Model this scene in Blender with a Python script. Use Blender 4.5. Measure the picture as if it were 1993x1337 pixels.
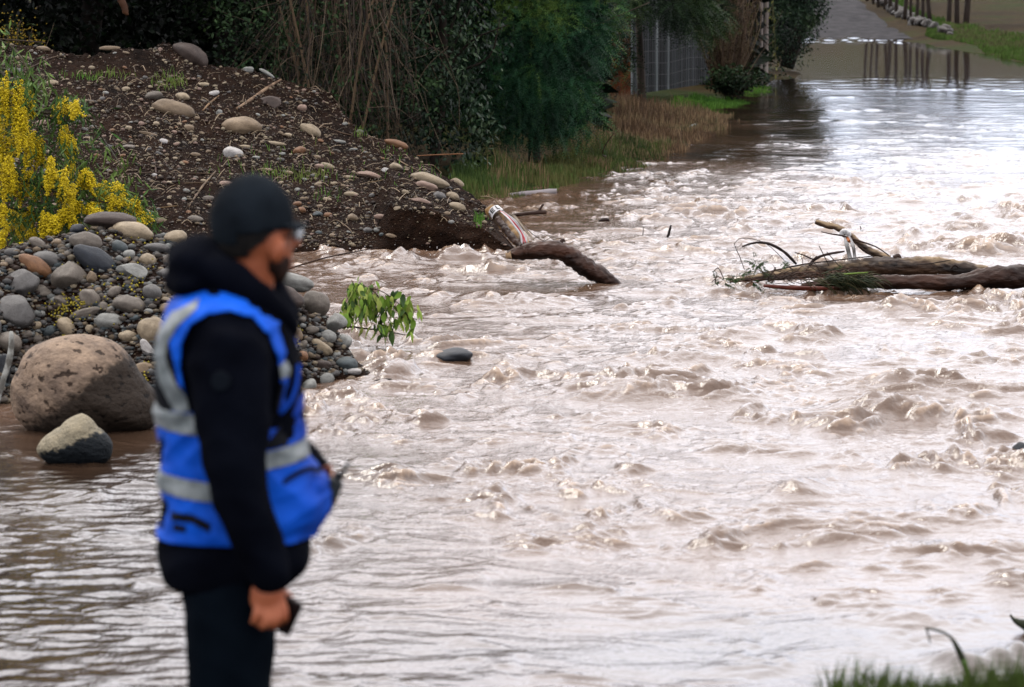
import bpy, bmesh, math, random
import numpy as np
from mathutils import Vector, Matrix
from mathutils.bvhtree import BVHTree

for o in list(bpy.data.objects):
    bpy.data.objects.remove(o)
scene = bpy.context.scene
COL = scene.collection
R = math.radians
ALB = 0.37            # overall albedo level of soil, bark, cloth and leaves (wet, dark materials)
rng = np.random.default_rng(11)
random.seed(11)

# ------------------------------------------------------------ camera
CAM_H = 2.9            # metres above the flood water
FPX = 7474.0           # focal length in pixels of the 1993 px wide photograph (135 mm)
CX, CY = 996.5, 668.5
HOR = 150.0            # the horizon lies this far above the picture's top edge
PITCH = math.atan((CY + HOR) / FPX)
cam_data = bpy.data.cameras.new('camera')
cam_data.lens = 135.0
cam_data.sensor_width = 36.0
cam_data.clip_start = 0.5
cam_data.clip_end = 6000
cam = bpy.data.objects.new('camera', cam_data)
COL.objects.link(cam)
cam.location = (0, 0, CAM_H)
cam.rotation_euler = (math.pi / 2 - PITCH, 0, 0)
cam_data.dof.use_dof = True
cam_data.dof.focus_distance = 32.0
cam_data.dof.aperture_fstop = 5.6
scene.camera = cam

# ------------------------------------------------------------ sky, sun, exposure
SUN_EL, SUN_AZ = 52.0, -28.0     # azimuth from +Y towards +X: behind the thicket, to the left
world = bpy.data.worlds.new('World')
scene.world = world
world.use_nodes = True
nt = world.node_tree
nt.nodes.clear()
wo = nt.nodes.new('ShaderNodeOutputWorld')
bg = nt.nodes.new('ShaderNodeBackground')
sky = nt.nodes.new('ShaderNodeTexSky')
sky.sky_type = 'NISHITA'
sky.sun_disc = False
sky.sun_elevation = R(SUN_EL)
sky.sun_rotation = R(SUN_AZ)
sky.air_density = 1.0
sky.dust_density = 2.5
sky.altitude = 200
# a broken layer of bright cloud over that sky
tc = nt.nodes.new('ShaderNodeTexCoord')
mp = nt.nodes.new('ShaderNodeMapping'); mp.inputs['Scale'].default_value = (1.4, 1.4, 4.0)
nz = nt.nodes.new('ShaderNodeTexNoise'); nz.inputs['Scale'].default_value = 2.2
nz.inputs['Detail'].default_value = 5
rp = nt.nodes.new('ShaderNodeMapRange')
rp.inputs['From Min'].default_value = 0.30; rp.inputs['From Max'].default_value = 0.60
rp.inputs['To Min'].default_value = 0.86; rp.inputs['To Max'].default_value = 0.98
mx = nt.nodes.new('ShaderNodeMix'); mx.data_type = 'RGBA'
nt.links.new(tc.outputs['Generated'], mp.inputs['Vector'])
nt.links.new(mp.outputs['Vector'], nz.inputs['Vector'])
nt.links.new(nz.outputs['Fac'], rp.inputs['Value'])
nt.links.new(rp.outputs['Result'], mx.inputs['Factor'])
nt.links.new(sky.outputs['Color'], mx.inputs['A'])
# overcast brightness: dim blue grey at the horizon, about three times brighter overhead
sx = nt.nodes.new('ShaderNodeSeparateXYZ'); nt.links.new(tc.outputs['Generated'], sx.inputs[0])
cg = nt.nodes.new('ShaderNodeValToRGB'); els = cg.color_ramp.elements
els[0].position = 0.0; els[0].color = (.25, .31, .42, 1)
els[1].position = 1.0; els[1].color = (1.0, .97, .98, 1)
for p_, c_ in ((.06, (.34, .385, .49, 1)), (.14, (.60, .61, .67, 1)), (.40, (.90, .875, .90, 1))):
    e_ = els.new(p_); e_.color = c_
nt.links.new(sx.outputs['Z'], cg.inputs['Fac'])
cs = nt.nodes.new('ShaderNodeVectorMath'); cs.operation = 'SCALE'; cs.inputs['Scale'].default_value = 42.0
nt.links.new(cg.outputs['Color'], cs.inputs[0]); nt.links.new(cs.outputs[0], mx.inputs['B'])
nt.links.new(mx.outputs['Result'], bg.inputs['Color'])
bg.inputs['Strength'].default_value = 0.10
nt.links.new(bg.outputs['Background'], wo.inputs['Surface'])

sun_data = bpy.data.lights.new('sun', 'SUN')
sun_data.energy = 2.4
sun_data.angle = R(12)
sun_data.color = (1.0, 0.95, 0.87)
sun = bpy.data.objects.new('sun', sun_data)
COL.objects.link(sun)
sd = Vector((math.sin(R(SUN_AZ)) * math.cos(R(SUN_EL)), math.cos(R(SUN_AZ)) * math.cos(R(SUN_EL)), math.sin(R(SUN_EL))))
sun.rotation_euler = sd.to_track_quat('Z', 'Y').to_euler()
sun.location = sd * 60

scene.render.engine = 'CYCLES'
scene.view_settings.view_transform = 'Standard'
scene.view_settings.look = 'None'
scene.view_settings.exposure = 0.0
scene.view_settings.gamma = 1.0
scene.view_settings.use_curve_mapping = False

# ------------------------------------------------------------ geometry of the view
SP, CP = math.sin(PITCH), math.cos(PITCH)
def ray(px, py):
    a = (px - CX) / FPX; b = -(py - CY) / FPX
    return Vector((a, CP + b * SP, -SP + b * CP))
def W(px, py, D):
    r = ray(px, py)
    return Vector((0, 0, CAM_H)) + r * (D / r.y)
def G(px, py, z=0.0):
    r = ray(px, py)
    return Vector((0, 0, CAM_H)) + r * ((z - CAM_H) / r.z)
def SC(D):                       # pixels of the photograph per metre at distance D
    return FPX / D * 1.0

# ------------------------------------------------------------ noise
_perm = np.random.default_rng(5).permutation(4096)
def _h(ix, iy, s):
    return _perm[(_perm[(ix + s * 131) & 4095] + iy) & 4095]
def perlin(x, y, s=0):
    x = np.asarray(x, float); y = np.asarray(y, float)
    xi = np.floor(x).astype(np.int64); yi = np.floor(y).astype(np.int64)
    xf = x - xi; yf = y - yi
    u = xf * xf * xf * (xf * (xf * 6 - 15) + 10); v = yf * yf * yf * (yf * (yf * 6 - 15) + 10)
    def g(ix, iy, dx, dy):
        a = _h(ix, iy, s) * (2 * math.pi / 4096.0)
        return np.cos(a) * dx + np.sin(a) * dy
    n00 = g(xi, yi, xf, yf); n10 = g(xi + 1, yi, xf - 1, yf)
    n01 = g(xi, yi + 1, xf, yf - 1); n11 = g(xi + 1, yi + 1, xf - 1, yf - 1)
    return ((n00 * (1 - u) + n10 * u) * (1 - v) + (n01 * (1 - u) + n11 * u) * v) * 1.5
def fbm(x, y, o=4, s=0):
    r = 0; a = 1.0; f = 1.0; t = 0
    for k in range(o):
        r = r + a * perlin(x * f, y * f, s + k); t += a; a *= 0.5; f *= 2.03
    return r / t
def ridged(x, y, s=0):
    return 1 - 2 * np.abs(perlin(x, y, s))
def sstep(a, b, x):
    t = np.clip((np.asarray(x, float) - a) / (b - a), 0, 1)
    return t * t * (3 - 2 * t)

# ------------------------------------------------------------ meshes and objects
def tag(o, label=None, cat=None, group=None, kind=None):
    if label: o['label'] = label
    if cat: o['category'] = cat
    if group: o['group'] = group
    if kind: o['kind'] = kind
    return o
def mesh_from(name, V, F, mats=(), smooth=True, col=None, midx=None):
    """V (n,3); F list of (m,k) arrays"""
    V = np.asarray(V, np.float32)
    F = [np.asarray(f, np.int32) for f in (F if isinstance(F, list) else [F]) if len(f)]
    me = bpy.data.meshes.new(name)
    me.vertices.add(len(V)); me.vertices.foreach_set('co', V.ravel())
    nl = sum(f.size for f in F); npoly = sum(len(f) for f in F)
    me.loops.add(nl); me.loops.foreach_set('vertex_index', np.concatenate([f.ravel() for f in F]))
    st = []; p = 0
    for f in F:
        st.append(p + np.arange(len(f)) * f.shape[1]); p += f.size
    me.polygons.add(npoly); me.polygons.foreach_set('loop_start', np.concatenate(st).astype(np.int32))
    me.polygons.foreach_set('use_smooth', np.full(npoly, smooth))
    if midx is not None: me.polygons.foreach_set('material_index', np.asarray(midx, np.int32))
    me.update(calc_edges=True)
    if col is not None:
        ca = me.color_attributes.new('tint', 'FLOAT_COLOR', 'POINT')
        c = np.ones((len(V), 4), np.float32); c[:, :3] = col
        ca.data.foreach_set('color', c.ravel())
    for m in mats: me.materials.append(m)
    return me
def link(name, me, parent=None, loc=None):
    o = bpy.data.objects.new(name, me)
    COL.objects.link(o)
    if loc is not None: o.location = loc
    if parent is not None: o.parent = parent
    return o
def empty(name, loc=(0, 0, 0), **k):
    o = bpy.data.objects.new(name, None); COL.objects.link(o); o.location = loc
    o.empty_display_size = 0.1
    return tag(o, **k)

class MB:
    """collects pieces into one mesh"""
    def __init__(self): self.V = []; self.F = {}; self.C = []; self.n = 0
    def add(self, V, F, c=(1, 1, 1)):
        V = np.asarray(V, float)
        for f in (F if isinstance(F, list) else [F]):
            f = np.asarray(f)
            self.F.setdefault(f.shape[1], []).append(f + self.n)
        self.V.append(V); self.n += len(V)
        c = np.asarray(c, float)
        self.C.append(np.broadcast_to(c, (len(V), 3)))
    def tube(self, pts, rad, sides=6, c=(1, 1, 1), rough=0.0, seed=0, caps=True, flat=1.0):
        P = np.array([tuple(p) for p in pts], float); n = len(P)
        rad = np.broadcast_to(np.asarray(rad, float), (n,))
        T = np.gradient(P, axis=0); T /= np.linalg.norm(T, axis=1)[:, None] + 1e-9
        up = np.array([0, 0, 1.0]) if abs(T[0][2]) < 0.9 else np.array([0, 1.0, 0])
        A = np.cross(T, up); A /= np.linalg.norm(A, axis=1)[:, None] + 1e-9
        B = np.cross(T, A)
        th = np.linspace(0, 2 * math.pi, sides, endpoint=False)
        rr = rad[:, None] * np.ones(sides)
        if rough:
            L = np.cumsum(np.r_[0, np.linalg.norm(np.diff(P, axis=0), axis=1)])
            m = max(rad.max(), 1e-4)
            rr = rr * (1 + rough * perlin(L[:, None] / m * .6 + seed * 7.3, np.cos(th)[None] * 1.5 + seed, 3)
                       + rough * perlin(L[:, None] / m * 1.9 + seed, np.sin(th)[None] * 2.5 + seed * 3, 4)
                       + (rough * .45 * ridged(L[:, None] / m * 1.6 + seed, th[None] * 2.9 + .4 * np.sin(L[:, None] / m) + 0 * L[:, None], 6) if sides > 12 else 0))
        V = P[:, None] + rr[..., None] * (np.cos(th)[None, :, None] * A[:, None] + flat * np.sin(th)[None, :, None] * B[:, None])
        V = V.reshape(-1, 3)
        i = np.arange(n - 1)[:, None] * sides; j = np.arange(sides)[None]; j2 = (j + 1) % sides
        F = np.stack([i + j, i + sides + j, i + sides + j2, i + j2], -1).reshape(-1, 4)
        if caps:
            V = np.vstack([V, P[0] , P[-1]])
            a = n * sides; jj = np.arange(sides)
            t1 = np.stack([np.full(sides, a), jj, (jj + 1) % sides], -1)
            o2 = (n - 1) * sides
            t2 = np.stack([np.full(sides, a + 1), o2 + (jj + 1) % sides, o2 + jj], -1)
            self.add(V, [F, np.vstack([t1, t2])], c)
        else: self.add(V, F, c)
    def box(self, c0, size, rot=None, c=(1, 1, 1)):
        s = np.array(size) / 2
        V = np.array([[x, y, z] for x in (-1, 1) for y in (-1, 1) for z in (-1, 1)]) * s
        if rot is not None: V = V @ np.array(rot.to_3x3()).T
        V = V + np.array(c0)
        F = [[0, 1, 3, 2], [4, 6, 7, 5], [0, 4, 5, 1], [2, 3, 7, 6], [0, 2, 6, 4], [1, 5, 7, 3]]
        self.add(V, np.array(F), c)
    def mesh(self, name, mats=(), smooth=True):
        return mesh_from(name, np.vstack(self.V), [np.vstack(f) for f in self.F.values()], mats, smooth, np.vstack(self.C))
    def build(self, name, mat, parent=None, smooth=True):
        return link(name, self.mesh(name, [mat], smooth), parent)

def smooth_pts(pts, n=24):
    P = np.array([tuple(p) for p in pts], float)
    t = np.r_[0, np.cumsum(np.linalg.norm(np.diff(P[:, :3], axis=0), axis=1))]
    tt = np.linspace(0, t[-1], n)
    out = np.zeros((n, P.shape[1]))
    # Catmull-Rom
    for k, x in enumerate(tt):
        i = min(max(np.searchsorted(t, x) - 1, 0), len(P) - 2)
        u = (x - t[i]) / (t[i + 1] - t[i] + 1e-9)
        p1, p2 = P[i], P[i + 1]
        p0 = P[i - 1] if i > 0 else 2 * p1 - p2
        p3 = P[i + 2] if i + 2 < len(P) else 2 * p2 - p1
        out[k] = 0.5 * ((2 * p1) + (-p0 + p2) * u + (2 * p0 - 5 * p1 + 4 * p2 - p3) * u * u + (-p0 + 3 * p1 - 3 * p2 + p3) * u ** 3)
    return out
def pxline(pts, D, n=24):
    """pts (px, py, radius_px[, extra depth]) -> world points and radii along a limb that stands at distance D"""
    q = []
    for p in pts:
        d = D + (p[3] if len(p) > 3 else 0)
        w = W(p[0], p[1], d); q.append((w.x, w.y, w.z, p[2] / SC(d)))
    q = smooth_pts(q, n)
    return q[:, :3], np.maximum(q[:, 3], 0.0008)

# icosphere templates
def ico(sub):
    bm = bmesh.new(); bmesh.ops.create_icosphere(bm, subdivisions=sub, radius=1.0)
    V = np.array([v.co[:] for v in bm.verts]); F = np.array([[v.index for v in f.verts] for f in bm.faces]); bm.free()
    return V, F
ICO1, ICO2, ICO3, ICO4 = ico(1), ico(2), ico(3), ico(4)
def p3(V, f, s=0):
    return (perlin(V[:, 0] * f + 3.1, V[:, 1] * f + 1.7, s) + perlin(V[:, 1] * f + 9.2, V[:, 2] * f + 4.4, s + 1) + perlin(V[:, 2] * f + 6.3, V[:, 0] * f + 2.9, s + 2)) / 1.8

# ------------------------------------------------------------ materials
def new_mat(name):
    m = bpy.data.materials.new(name); m.use_nodes = True
    n = m.node_tree; b = n.nodes['Principled BSDF']
    return m, n, b
def N(n, t, **k):
    x = n.nodes.new(t)
    for a, v in k.items():
        if a in x.inputs: x.inputs[a].default_value = v
        else: setattr(x, a, v)
    return x
def simple(name, c1, c2=None, scale=8, rough=.7, bump=0.3, bscale=None, detail=5, spec=.15, stretch=(1, 1, 1), tint=False, objcol=False, metal=0, dist=0.01, lo=.35, hi=.65):
    m, n, b = new_mat(name)
    tcn = N(n, 'ShaderNodeTexCoord'); mpn = N(n, 'ShaderNodeMapping'); mpn.inputs['Scale'].default_value = stretch
    n.links.new(tcn.outputs['Object'], mpn.inputs['Vector'])
    nn = N(n, 'ShaderNodeTexNoise', Scale=scale, Detail=detail)
    n.links.new(mpn.outputs['Vector'], nn.inputs['Vector'])
    cr = N(n, 'ShaderNodeValToRGB')
    cr.color_ramp.elements[0].position = lo; cr.color_ramp.elements[1].position = hi
    c1 = tuple(v * ALB for v in c1); c2 = tuple(v * ALB for v in c2) if c2 else None
    cr.color_ramp.elements[0].color = (*c1, 1); cr.color_ramp.elements[1].color = (*(c2 or c1), 1)
    n.links.new(nn.outputs['Fac'], cr.inputs['Fac'])
    out = cr.outputs['Color']
    if tint or objcol:
        src = N(n, 'ShaderNodeAttribute', attribute_name='tint') if tint else N(n, 'ShaderNodeObjectInfo')
        mm = N(n, 'ShaderNodeMix', data_type='RGBA', blend_type='MULTIPLY'); mm.inputs['Factor'].default_value = 1
        n.links.new(out, mm.inputs['A']); n.links.new(src.outputs['Color'], mm.inputs['B'])
        out = mm.outputs['Result']
    n.links.new(out, b.inputs['Base Color'])
    b.inputs['Roughness'].default_value = rough
    b.inputs['Specular IOR Level'].default_value = spec
    b.inputs['Metallic'].default_value = metal
    if bump:
        bn = N(n, 'ShaderNodeBump', Strength=bump, Distance=dist)
        n2 = N(n, 'ShaderNodeTexNoise', Scale=bscale or scale * 3, Detail=6)
        n.links.new(mpn.outputs['Vector'], n2.inputs['Vector'])
        n.links.new(n2.outputs['Fac'], bn.inputs['Height'])
        n.links.new(bn.outputs['Normal'], b.inputs['Normal'])
    return m
# ============================================================ THE SETTING
def flood_material():
    m, n, b = new_mat('muddy_flood_water')
    at = N(n, 'ShaderNodeAttribute', attribute_name='tint')
    n.links.new(at.outputs['Color'], b.inputs['Base Color'])
    b.inputs['IOR'].default_value = 1.33
    b.inputs['Specular IOR Level'].default_value = 0.5
    # roughness grows a little with foam (alpha channel would do; keep even)
    b.inputs['Roughness'].default_value = 0.05
    tcn = N(n, 'ShaderNodeTexCoord')
    mpn = N(n, 'ShaderNodeMapping'); mpn.inputs['Scale'].default_value = (1.0, 0.8, 1.0)
    n.links.new(tcn.outputs['Object'], mpn.inputs['Vector'])
    n1 = N(n, 'ShaderNodeTexNoise', Scale=22.0, Detail=4, Roughness=.6)
    n.links.new(mpn.outputs['Vector'], n1.inputs['Vector'])
    am = N(n, 'ShaderNodeAttribute', attribute_name='chop')
    bn = N(n, 'ShaderNodeBump', Distance=0.02)
    n.links.new(am.outputs['Fac'], bn.inputs['Strength'])
    n.links.new(n1.outputs['Fac'], bn.inputs['Height'])
    n.links.new(bn.outputs['Normal'], b.inputs['Normal'])
    return m

# hand-placed standing waves and boils: pixel of the photograph, width m, depth m, height m
WAVES = [(1250, 745, .55, .35, .13), (1190, 762, .4, .25, .07), (1400, 765, .35, .22, .08), (785, 500, .20, .25, .09), (735, 512, .4, .25, .06),
         (700, 505, .5, .25, .05), (1025, 580, .28, .25, .08), (930, 572, .45, .25, .06), (1420, 645, .35, .25, .06), (1560, 640, .4, .3, .06),
         (1810, 588, .4, .3, .045), (1730, 592, .5, .3, .05), (1950, 605, .5, .3, .05), (1900, 478, .35, .3, .10), (1970, 470, .5, .3, .10), (1790, 450, .4, .3, .07),
         (1560, 470, .4, .3, .05), (1900, 430, .3, .3, .08), (1975, 400, .3, .3, .08), (1830, 745, .9, .3, .08), (1700, 790, .3, .3, .10), (1860, 800, .7, .25, .08), (1650, 815, .2, .2, .07),
         (1550, 945, .16, .18, .07), (1590, 1020, .3, .15, .05), (1760, 1000, .7, .2, .04), (1420, 868, .15, .15, .05), (1900, 1060, .5, .2, .05),
         (1780, 1200, .3, .15, .03), (1120, 1140, .15, .15, .03), (1010, 688, .2, .2, .05), (800, 700, .3, .2, .03), (1000, 940, .3, .2, .03), (1990, 1125, .15, .15, .07),
         (1240, 690, .3, .2, .04), (1100, 610, .5, .2, .04), (1350, 690, .35, .25, .05)]
WV = [(G(px, py + 10).x, G(px, py + 10).y, a, b2, h * .72) for px, py, a, b2, h in WAVES]

SMOOTH = [(G(a, b_).x, G(a, b_).y, c_, d_, e_, f_) for a, b_, c_, d_, e_, f_ in [(1890, 1300, .10, .16, .055, .5), (1945, 1292, .07, .14, .06, .8), (1985, 1285, .06, .14, .07, .9), (1840, 1285, .08, .12, .03, .3), (838, 706, .16, .16, .03, 0)]]
def water_amp(x, y):
    """how rough the water is, 0 calm ... 1 rapids"""
    px = CX + x / y * FPX
    a = sstep(13.5, 19.5, y) * 0.7 + 0.30
    a = a * (1 - 0.80 * sstep(36, 52, y + 0.0 * x)) * (1 - 0.86 * sstep(52, 70, y)) * (1 - 0.9 * sstep(72, 77, y + 1.5 * perlin(x * .15, y * .1, 77)))
    a = a * (1 - 0.55 * sstep(-1.0, -2.0, x) * sstep(24, 21, y))         # slack water under the boulders
    a = a * (1 + 0.45 * sstep(1.0, 4.0, x - .02 * y) * sstep(46, 36, y) * sstep(17, 21, y))
    a = a * (0.75 + 0.75 * sstep(-.35, .45, fbm(x * .33, y * .22, 2, 60)))
    return a
def water_h(x, y):
    a = water_amp(x, y)
    wx = x + .35 * perlin(x * .7, y * .5, 1); wy = y + .45 * perlin(x * .6, y * .6, 2)
    wx = wx + .10 * perlin(x * 2.7, y * 2.2, 7); wy = wy + .10 * perlin(x * 2.5, y * 2.5, 8)
    r1 = ridged(wx * .55, wy * .75, 11)
    r2 = ridged(wx * 1.3, wy * 1.7, 13)
    r3 = ridged(wx * 2.9, wy * 3.6, 15)
    r4 = ridged(wx * 6.5, wy * 7.5, 17)
    patch = sstep(-.25, .35, fbm(wx * .9, wy * .8, 2, 30))
    r5 = ridged(wx * 1.9, wy * 5.5, 23)
    r6 = ridged(wx * 3.6, wy * 11, 25)
    gate = sstep(-.06, .36, fbm(wx * 2.1, wy * 1.7, 3, 33)) * (.45 + .75 * patch) + .12
    h = .014 * r1 + .009 * (r2 * np.abs(r2)) + gate * (.022 * r3 + .018 * r4 + .009 * r6 + .012 * r5) + .003 * r5 + .002 * r6 - .022
    h = h * a
    h = h + a * .007 * perlin(wx * 11, wy * 12, 19) * (0.15 + gate)
    # long low ripples of the quiet reach
    q = (1 - sstep(70, 76, y)) * sstep(30, 45, y)
    h = h + q * .004 * perlin(x * 1.1, y * 1.6, 41) + q * .0035 * perlin(x * 2.6 + .6 * perlin(x, y, 3), y * 3.2, 42)
    h = h + .0004 * perlin(x * 1.0, y * 2.2, 43)
    h = h + .022 * sstep(92.0, 94, y) * perlin(x * 2.6, y * 1.6, 45)
    for yl, xa, xb in ((67.2, 4.0, 9.0), (64.4, 3.6, 6.4), (60.0, 3.4, 5.6), (56.5, 2.8, 5.5)):
        h = h + .016 * np.exp(-((y - yl - .5 * perlin(x * .5, y * 0 + yl, 46)) / .28) ** 2) * sstep(xa - .5, xa, x) * sstep(xb + .6, xb, x) * (.6 + perlin(x * 5, y * 3, 47))
    h = h + .006 * sstep(20, 16, y) * perlin(x * 1.6, y * 3.1, 44) + sstep(.1, -.9, x) * sstep(21, 19, y) * (.008 * perlin(x * 3.2, y * 5.2, 48) + .004 * perlin(x * 7, y * 10, 49))
    for (cx, cy, sx, sy, hh, sk) in SMOOTH:          # glassy humps where the current rides over something
        dx = (x - cx) / sx; dy = (y - cy + sk * (x - cx)) / sy
        h = h + hh * np.exp(-dx ** 2 - dy ** 2)
    for (cx, cy, sx, sy, hh) in WV:
        dx = (x - cx) / sx; dy = (y - cy) / sy
        m = (np.abs(dx) < 3) & (np.abs(dy) < 3)
        if not np.any(m): continue
        g = np.exp(-dx[m] ** 2 - (dy[m] + .35 * perlin(x[m] * 3, y[m] * 2, 9)) ** 2)
        h[m] += hh * g * (0.75 + .55 * ridged(wx[m] * 4, wy[m] * 4, 21) + .25 * ridged(wx[m] * 11, wy[m] * 11, 22))
    return h

# ---- the water sheet: finely divided where the river is near, coarse beyond
ys = np.concatenate([13.6 * (62.0 / 13.6) ** np.linspace(0, 1, 1380), 62 * (104.0 / 62) ** np.linspace(0, 1, 160)[1:]])
ys = np.r_[11.0, 12.0, 12.8, ys]
tx = np.concatenate([np.linspace(-.42, -.155, 24)[:-1], np.linspace(-.150, .160, 470), np.linspace(.165, .42, 24)[1:]])
YY, TT = np.meshgrid(ys, tx, indexing='ij')
XX = TT * YY
x = XX.ravel(); y = YY.ravel()
h = water_h(x, y)
H = h.reshape(XX.shape)
# colour: sediment brown, paler and pinker where the water is churned and full of air
lap = (H - 0.25 * (np.roll(H, 2, 0) + np.roll(H, -2, 0) + np.roll(H, 3, 1) + np.roll(H, -3, 1)))
amp = water_amp(x, y)
air = np.clip(amp * .9 + 0.25 * fbm(x * .6, y * .5, 3, 50), 0, 1)
foam = sstep(.25, 1.0, (lap.ravel() / .012) * np.clip(amp, 0, 1)) * sstep(-.1, .3, fbm(x * 2.0, y * 2.0, 3, 52))
deep = np.array([.009, .0052, .003]); mid = np.array([.060, .036, .0235]); pale = np.array([.22, .155, .105])
left = sstep(.2, -1.6, x) * sstep(23, 20, y)          # less churned water at the near left
k = np.clip(sstep(.05, .55, air) * (1 - .75 * left), 0, 1)[:, None]
C = deep * (1 - k) + mid * k
C = C * (1 - foam[:, None] * .55) + pale * foam[:, None] * .55
V = np.stack([x, y, h], -1)
nr, nc = XX.shape
ii = np.arange(nr - 1)[:, None] * nc + np.arange(nc - 1)[None]
F = np.stack([ii, ii + 1, ii + nc + 1, ii + nc], -1).reshape(-1, 4)
WATER_MAT = flood_material()
me = mesh_from('water', V, [F], [WATER_MAT], True, C)
ch = me.attributes.new('chop', 'FLOAT', 'POINT')
ch.data.foreach_set('value', np.clip(.05 + amp * .5, 0, .55).astype(np.float32) * (1 - 1.0 * sstep(64, 76, y)).astype(np.float32))
water = tag(link('water', me), kind='structure')
def wz(px, py):
    g = G(px, py); return float(water_h(np.array([g.x]), np.array([g.y]))[0])

# ---- spray: drops thrown up where the current hits the logs
mb = MB()
for (px, py, n_, sx, sy) in [(1970, 548, 46, 22, 16), (1870, 552, 14, 30, 8), (785, 488, 26, 26, 9), (1100, 505, 10, 40, 10), (1130, 560, 10, 30, 6), (1250, 735, 18, 60, 12), (1830, 735, 22, 90, 14), (620, 475, 12, 40, 5), (900, 478, 12, 70, 6)]:
    for _ in range(n_):
        g0 = G(px + random.gauss(0, sx), py + 14)
        z = abs(random.gauss(0, sy)) / SC(g0.y) * 1.0 + .03
        r = random.uniform(.0025, .0065)
        mb.add(ICO1[0] * r + np.array([g0.x, g0.y - .1, z]), ICO1[1])
spray = mb.build('spray', simple('spray_drops', (.8, .78, .76), rough=.1, bump=0))
tag(spray, 'fine white drops of spray thrown up by the rapids beside logs and bank', 'spray', kind='stuff')

# ---- ground: one sheet to the horizon, dipping under the water
shore_px = [(560, 420), (870, 400), (950, 386), (1060, 374), (1180, 334), (1330, 294), (1400, 235), (1440, 202), (1500, 164), (1590, 150)]
sp = np.array([[G(a, b).x, G(a, b).y] for a, b in shore_px])
sp = np.vstack([[-9, 20], [-6, 33], sp, [6.3, 82], [6.9, 92], [7.3, 99]])
def shore_x(y): return np.interp(y, sp[:, 1], sp[:, 0])
def right_x(y): return np.interp(y, [15, 72, 76, 81, 88, 96, 100], [17, 13.2, 12.0, 10.75, 10.3, 9.7, 8.8])
def ground_z(x, y):
    x = np.asarray(x, float); y = np.asarray(y, float)
    n1 = fbm(x * .5, y * .35, 3, 70)
    dl = shore_x(y) - x - .35 + .35 * n1
    dr = x - right_x(y) + .4 * n1
    df = (y - 99.6 + .5 * n1)
    d = np.maximum(np.maximum(dl * .10, dr * .09), df * .018)
    z = np.clip(d, -.7, .32)
    z = np.where(z > 0, z + .03 * n1 * sstep(0, .1, z), z)
    z = z + np.where(y > 103, (y - 103) * .012 + np.maximum(y - 150, 0) * .10, 0) * sstep(-500, 500, x + 500)
    z = np.minimum(z, 8.5 + 0 * z)
    near = .55 - .55 * sstep(10.2, 11.6, y + .3 * n1) * 2.2
    right = sstep(.55, .95, x) * sstep(12.5, 11.0, y)
    near = np.where(y < 14, near, -.7)
    near = np.maximum(near, right * .62 + (1 - right) * -.7)
    return np.maximum(z, near)
gy = np.concatenate([[0.5, 3, 6, 8], np.linspace(9, 15, 40), 15 * (130 / 15.0) ** np.linspace(0, 1, 330)[1:], np.linspace(132, 400, 60), [600, 1000, 2000, 4000]])
gx = np.concatenate([[-3, -1.6, -.9, -.5, -.3], np.linspace(-.16, .17, 300), [.25, .4, .8, 1.6, 3]])
GY, GT = np.meshgrid(gy, gx, indexing='ij'); GX = GT * GY
gz = ground_z(GX.ravel(), GY.ravel())
nr, nc = GX.shape
ii = np.arange(nr - 1)[:, None] * nc + np.arange(nc - 1)[None]
F = np.stack([ii, ii + 1, ii + nc + 1, ii + nc], -1).reshape(-1, 4)
gm, n, b = new_mat('grassy_ground')
tcn = N(n, 'ShaderNodeTexCoord')
na = N(n, 'ShaderNodeTexNoise', Scale=.22, Detail=6, Roughness=.6); nb = N(n, 'ShaderNodeTexNoise', Scale=5.0, Detail=8, Roughness=.7)
n.links.new(tcn.outputs['Object'], na.inputs['Vector']); n.links.new(tcn.outputs['Object'], nb.inputs['Vector'])
c1 = N(n, 'ShaderNodeValToRGB'); c1.color_ramp.elements[0].position = .40; c1.color_ramp.elements[1].position = .62
c1.color_ramp.elements[0].color = (.014, .010, .005, 1); c1.color_ramp.elements[1].color = (.012, .018, .004, 1)
e = c1.color_ramp.elements.new(.5); e.color = (.020, .014, .006, 1)
n.links.new(na.outputs['Fac'], c1.inputs['Fac'])
mm = N(n, 'ShaderNodeMix', data_type='RGBA', blend_type='MULTIPLY'); mm.inputs['Factor'].default_value = .8
c2 = N(n, 'ShaderNodeValToRGB'); c2.color_ramp.elements[0].position = .35; c2.color_ramp.elements[1].position = .68
c2.color_ramp.elements[0].color = (.35, .33, .3, 1); c2.color_ramp.elements[1].color = (1.5, 1.45, 1.4, 1)
n.links.new(nb.outputs['Fac'], c2.inputs['Fac'])
n.links.new(c1.outputs['Color'], mm.inputs['A']); n.links.new(c2.outputs['Color'], mm.inputs['B'])
n.links.new(mm.outputs['Result'], b.inputs['Base Color']); b.inputs['Roughness'].default_value = 1.0; b.inputs['Specular IOR Level'].default_value = .03
bn = N(n, 'ShaderNodeBump', Strength=.6, Distance=.05); n.links.new(nb.outputs['Fac'], bn.inputs['Height']); n.links.new(bn.outputs['Normal'], b.inputs['Normal'])
ground = tag(link('ground', mesh_from('ground', np.stack([GX.ravel(), GY.ravel(), gz], -1), [F], [gm])), kind='structure')
def gz1(x, y): return float(ground_z(np.array([x]), np.array([y]))[0])

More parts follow.
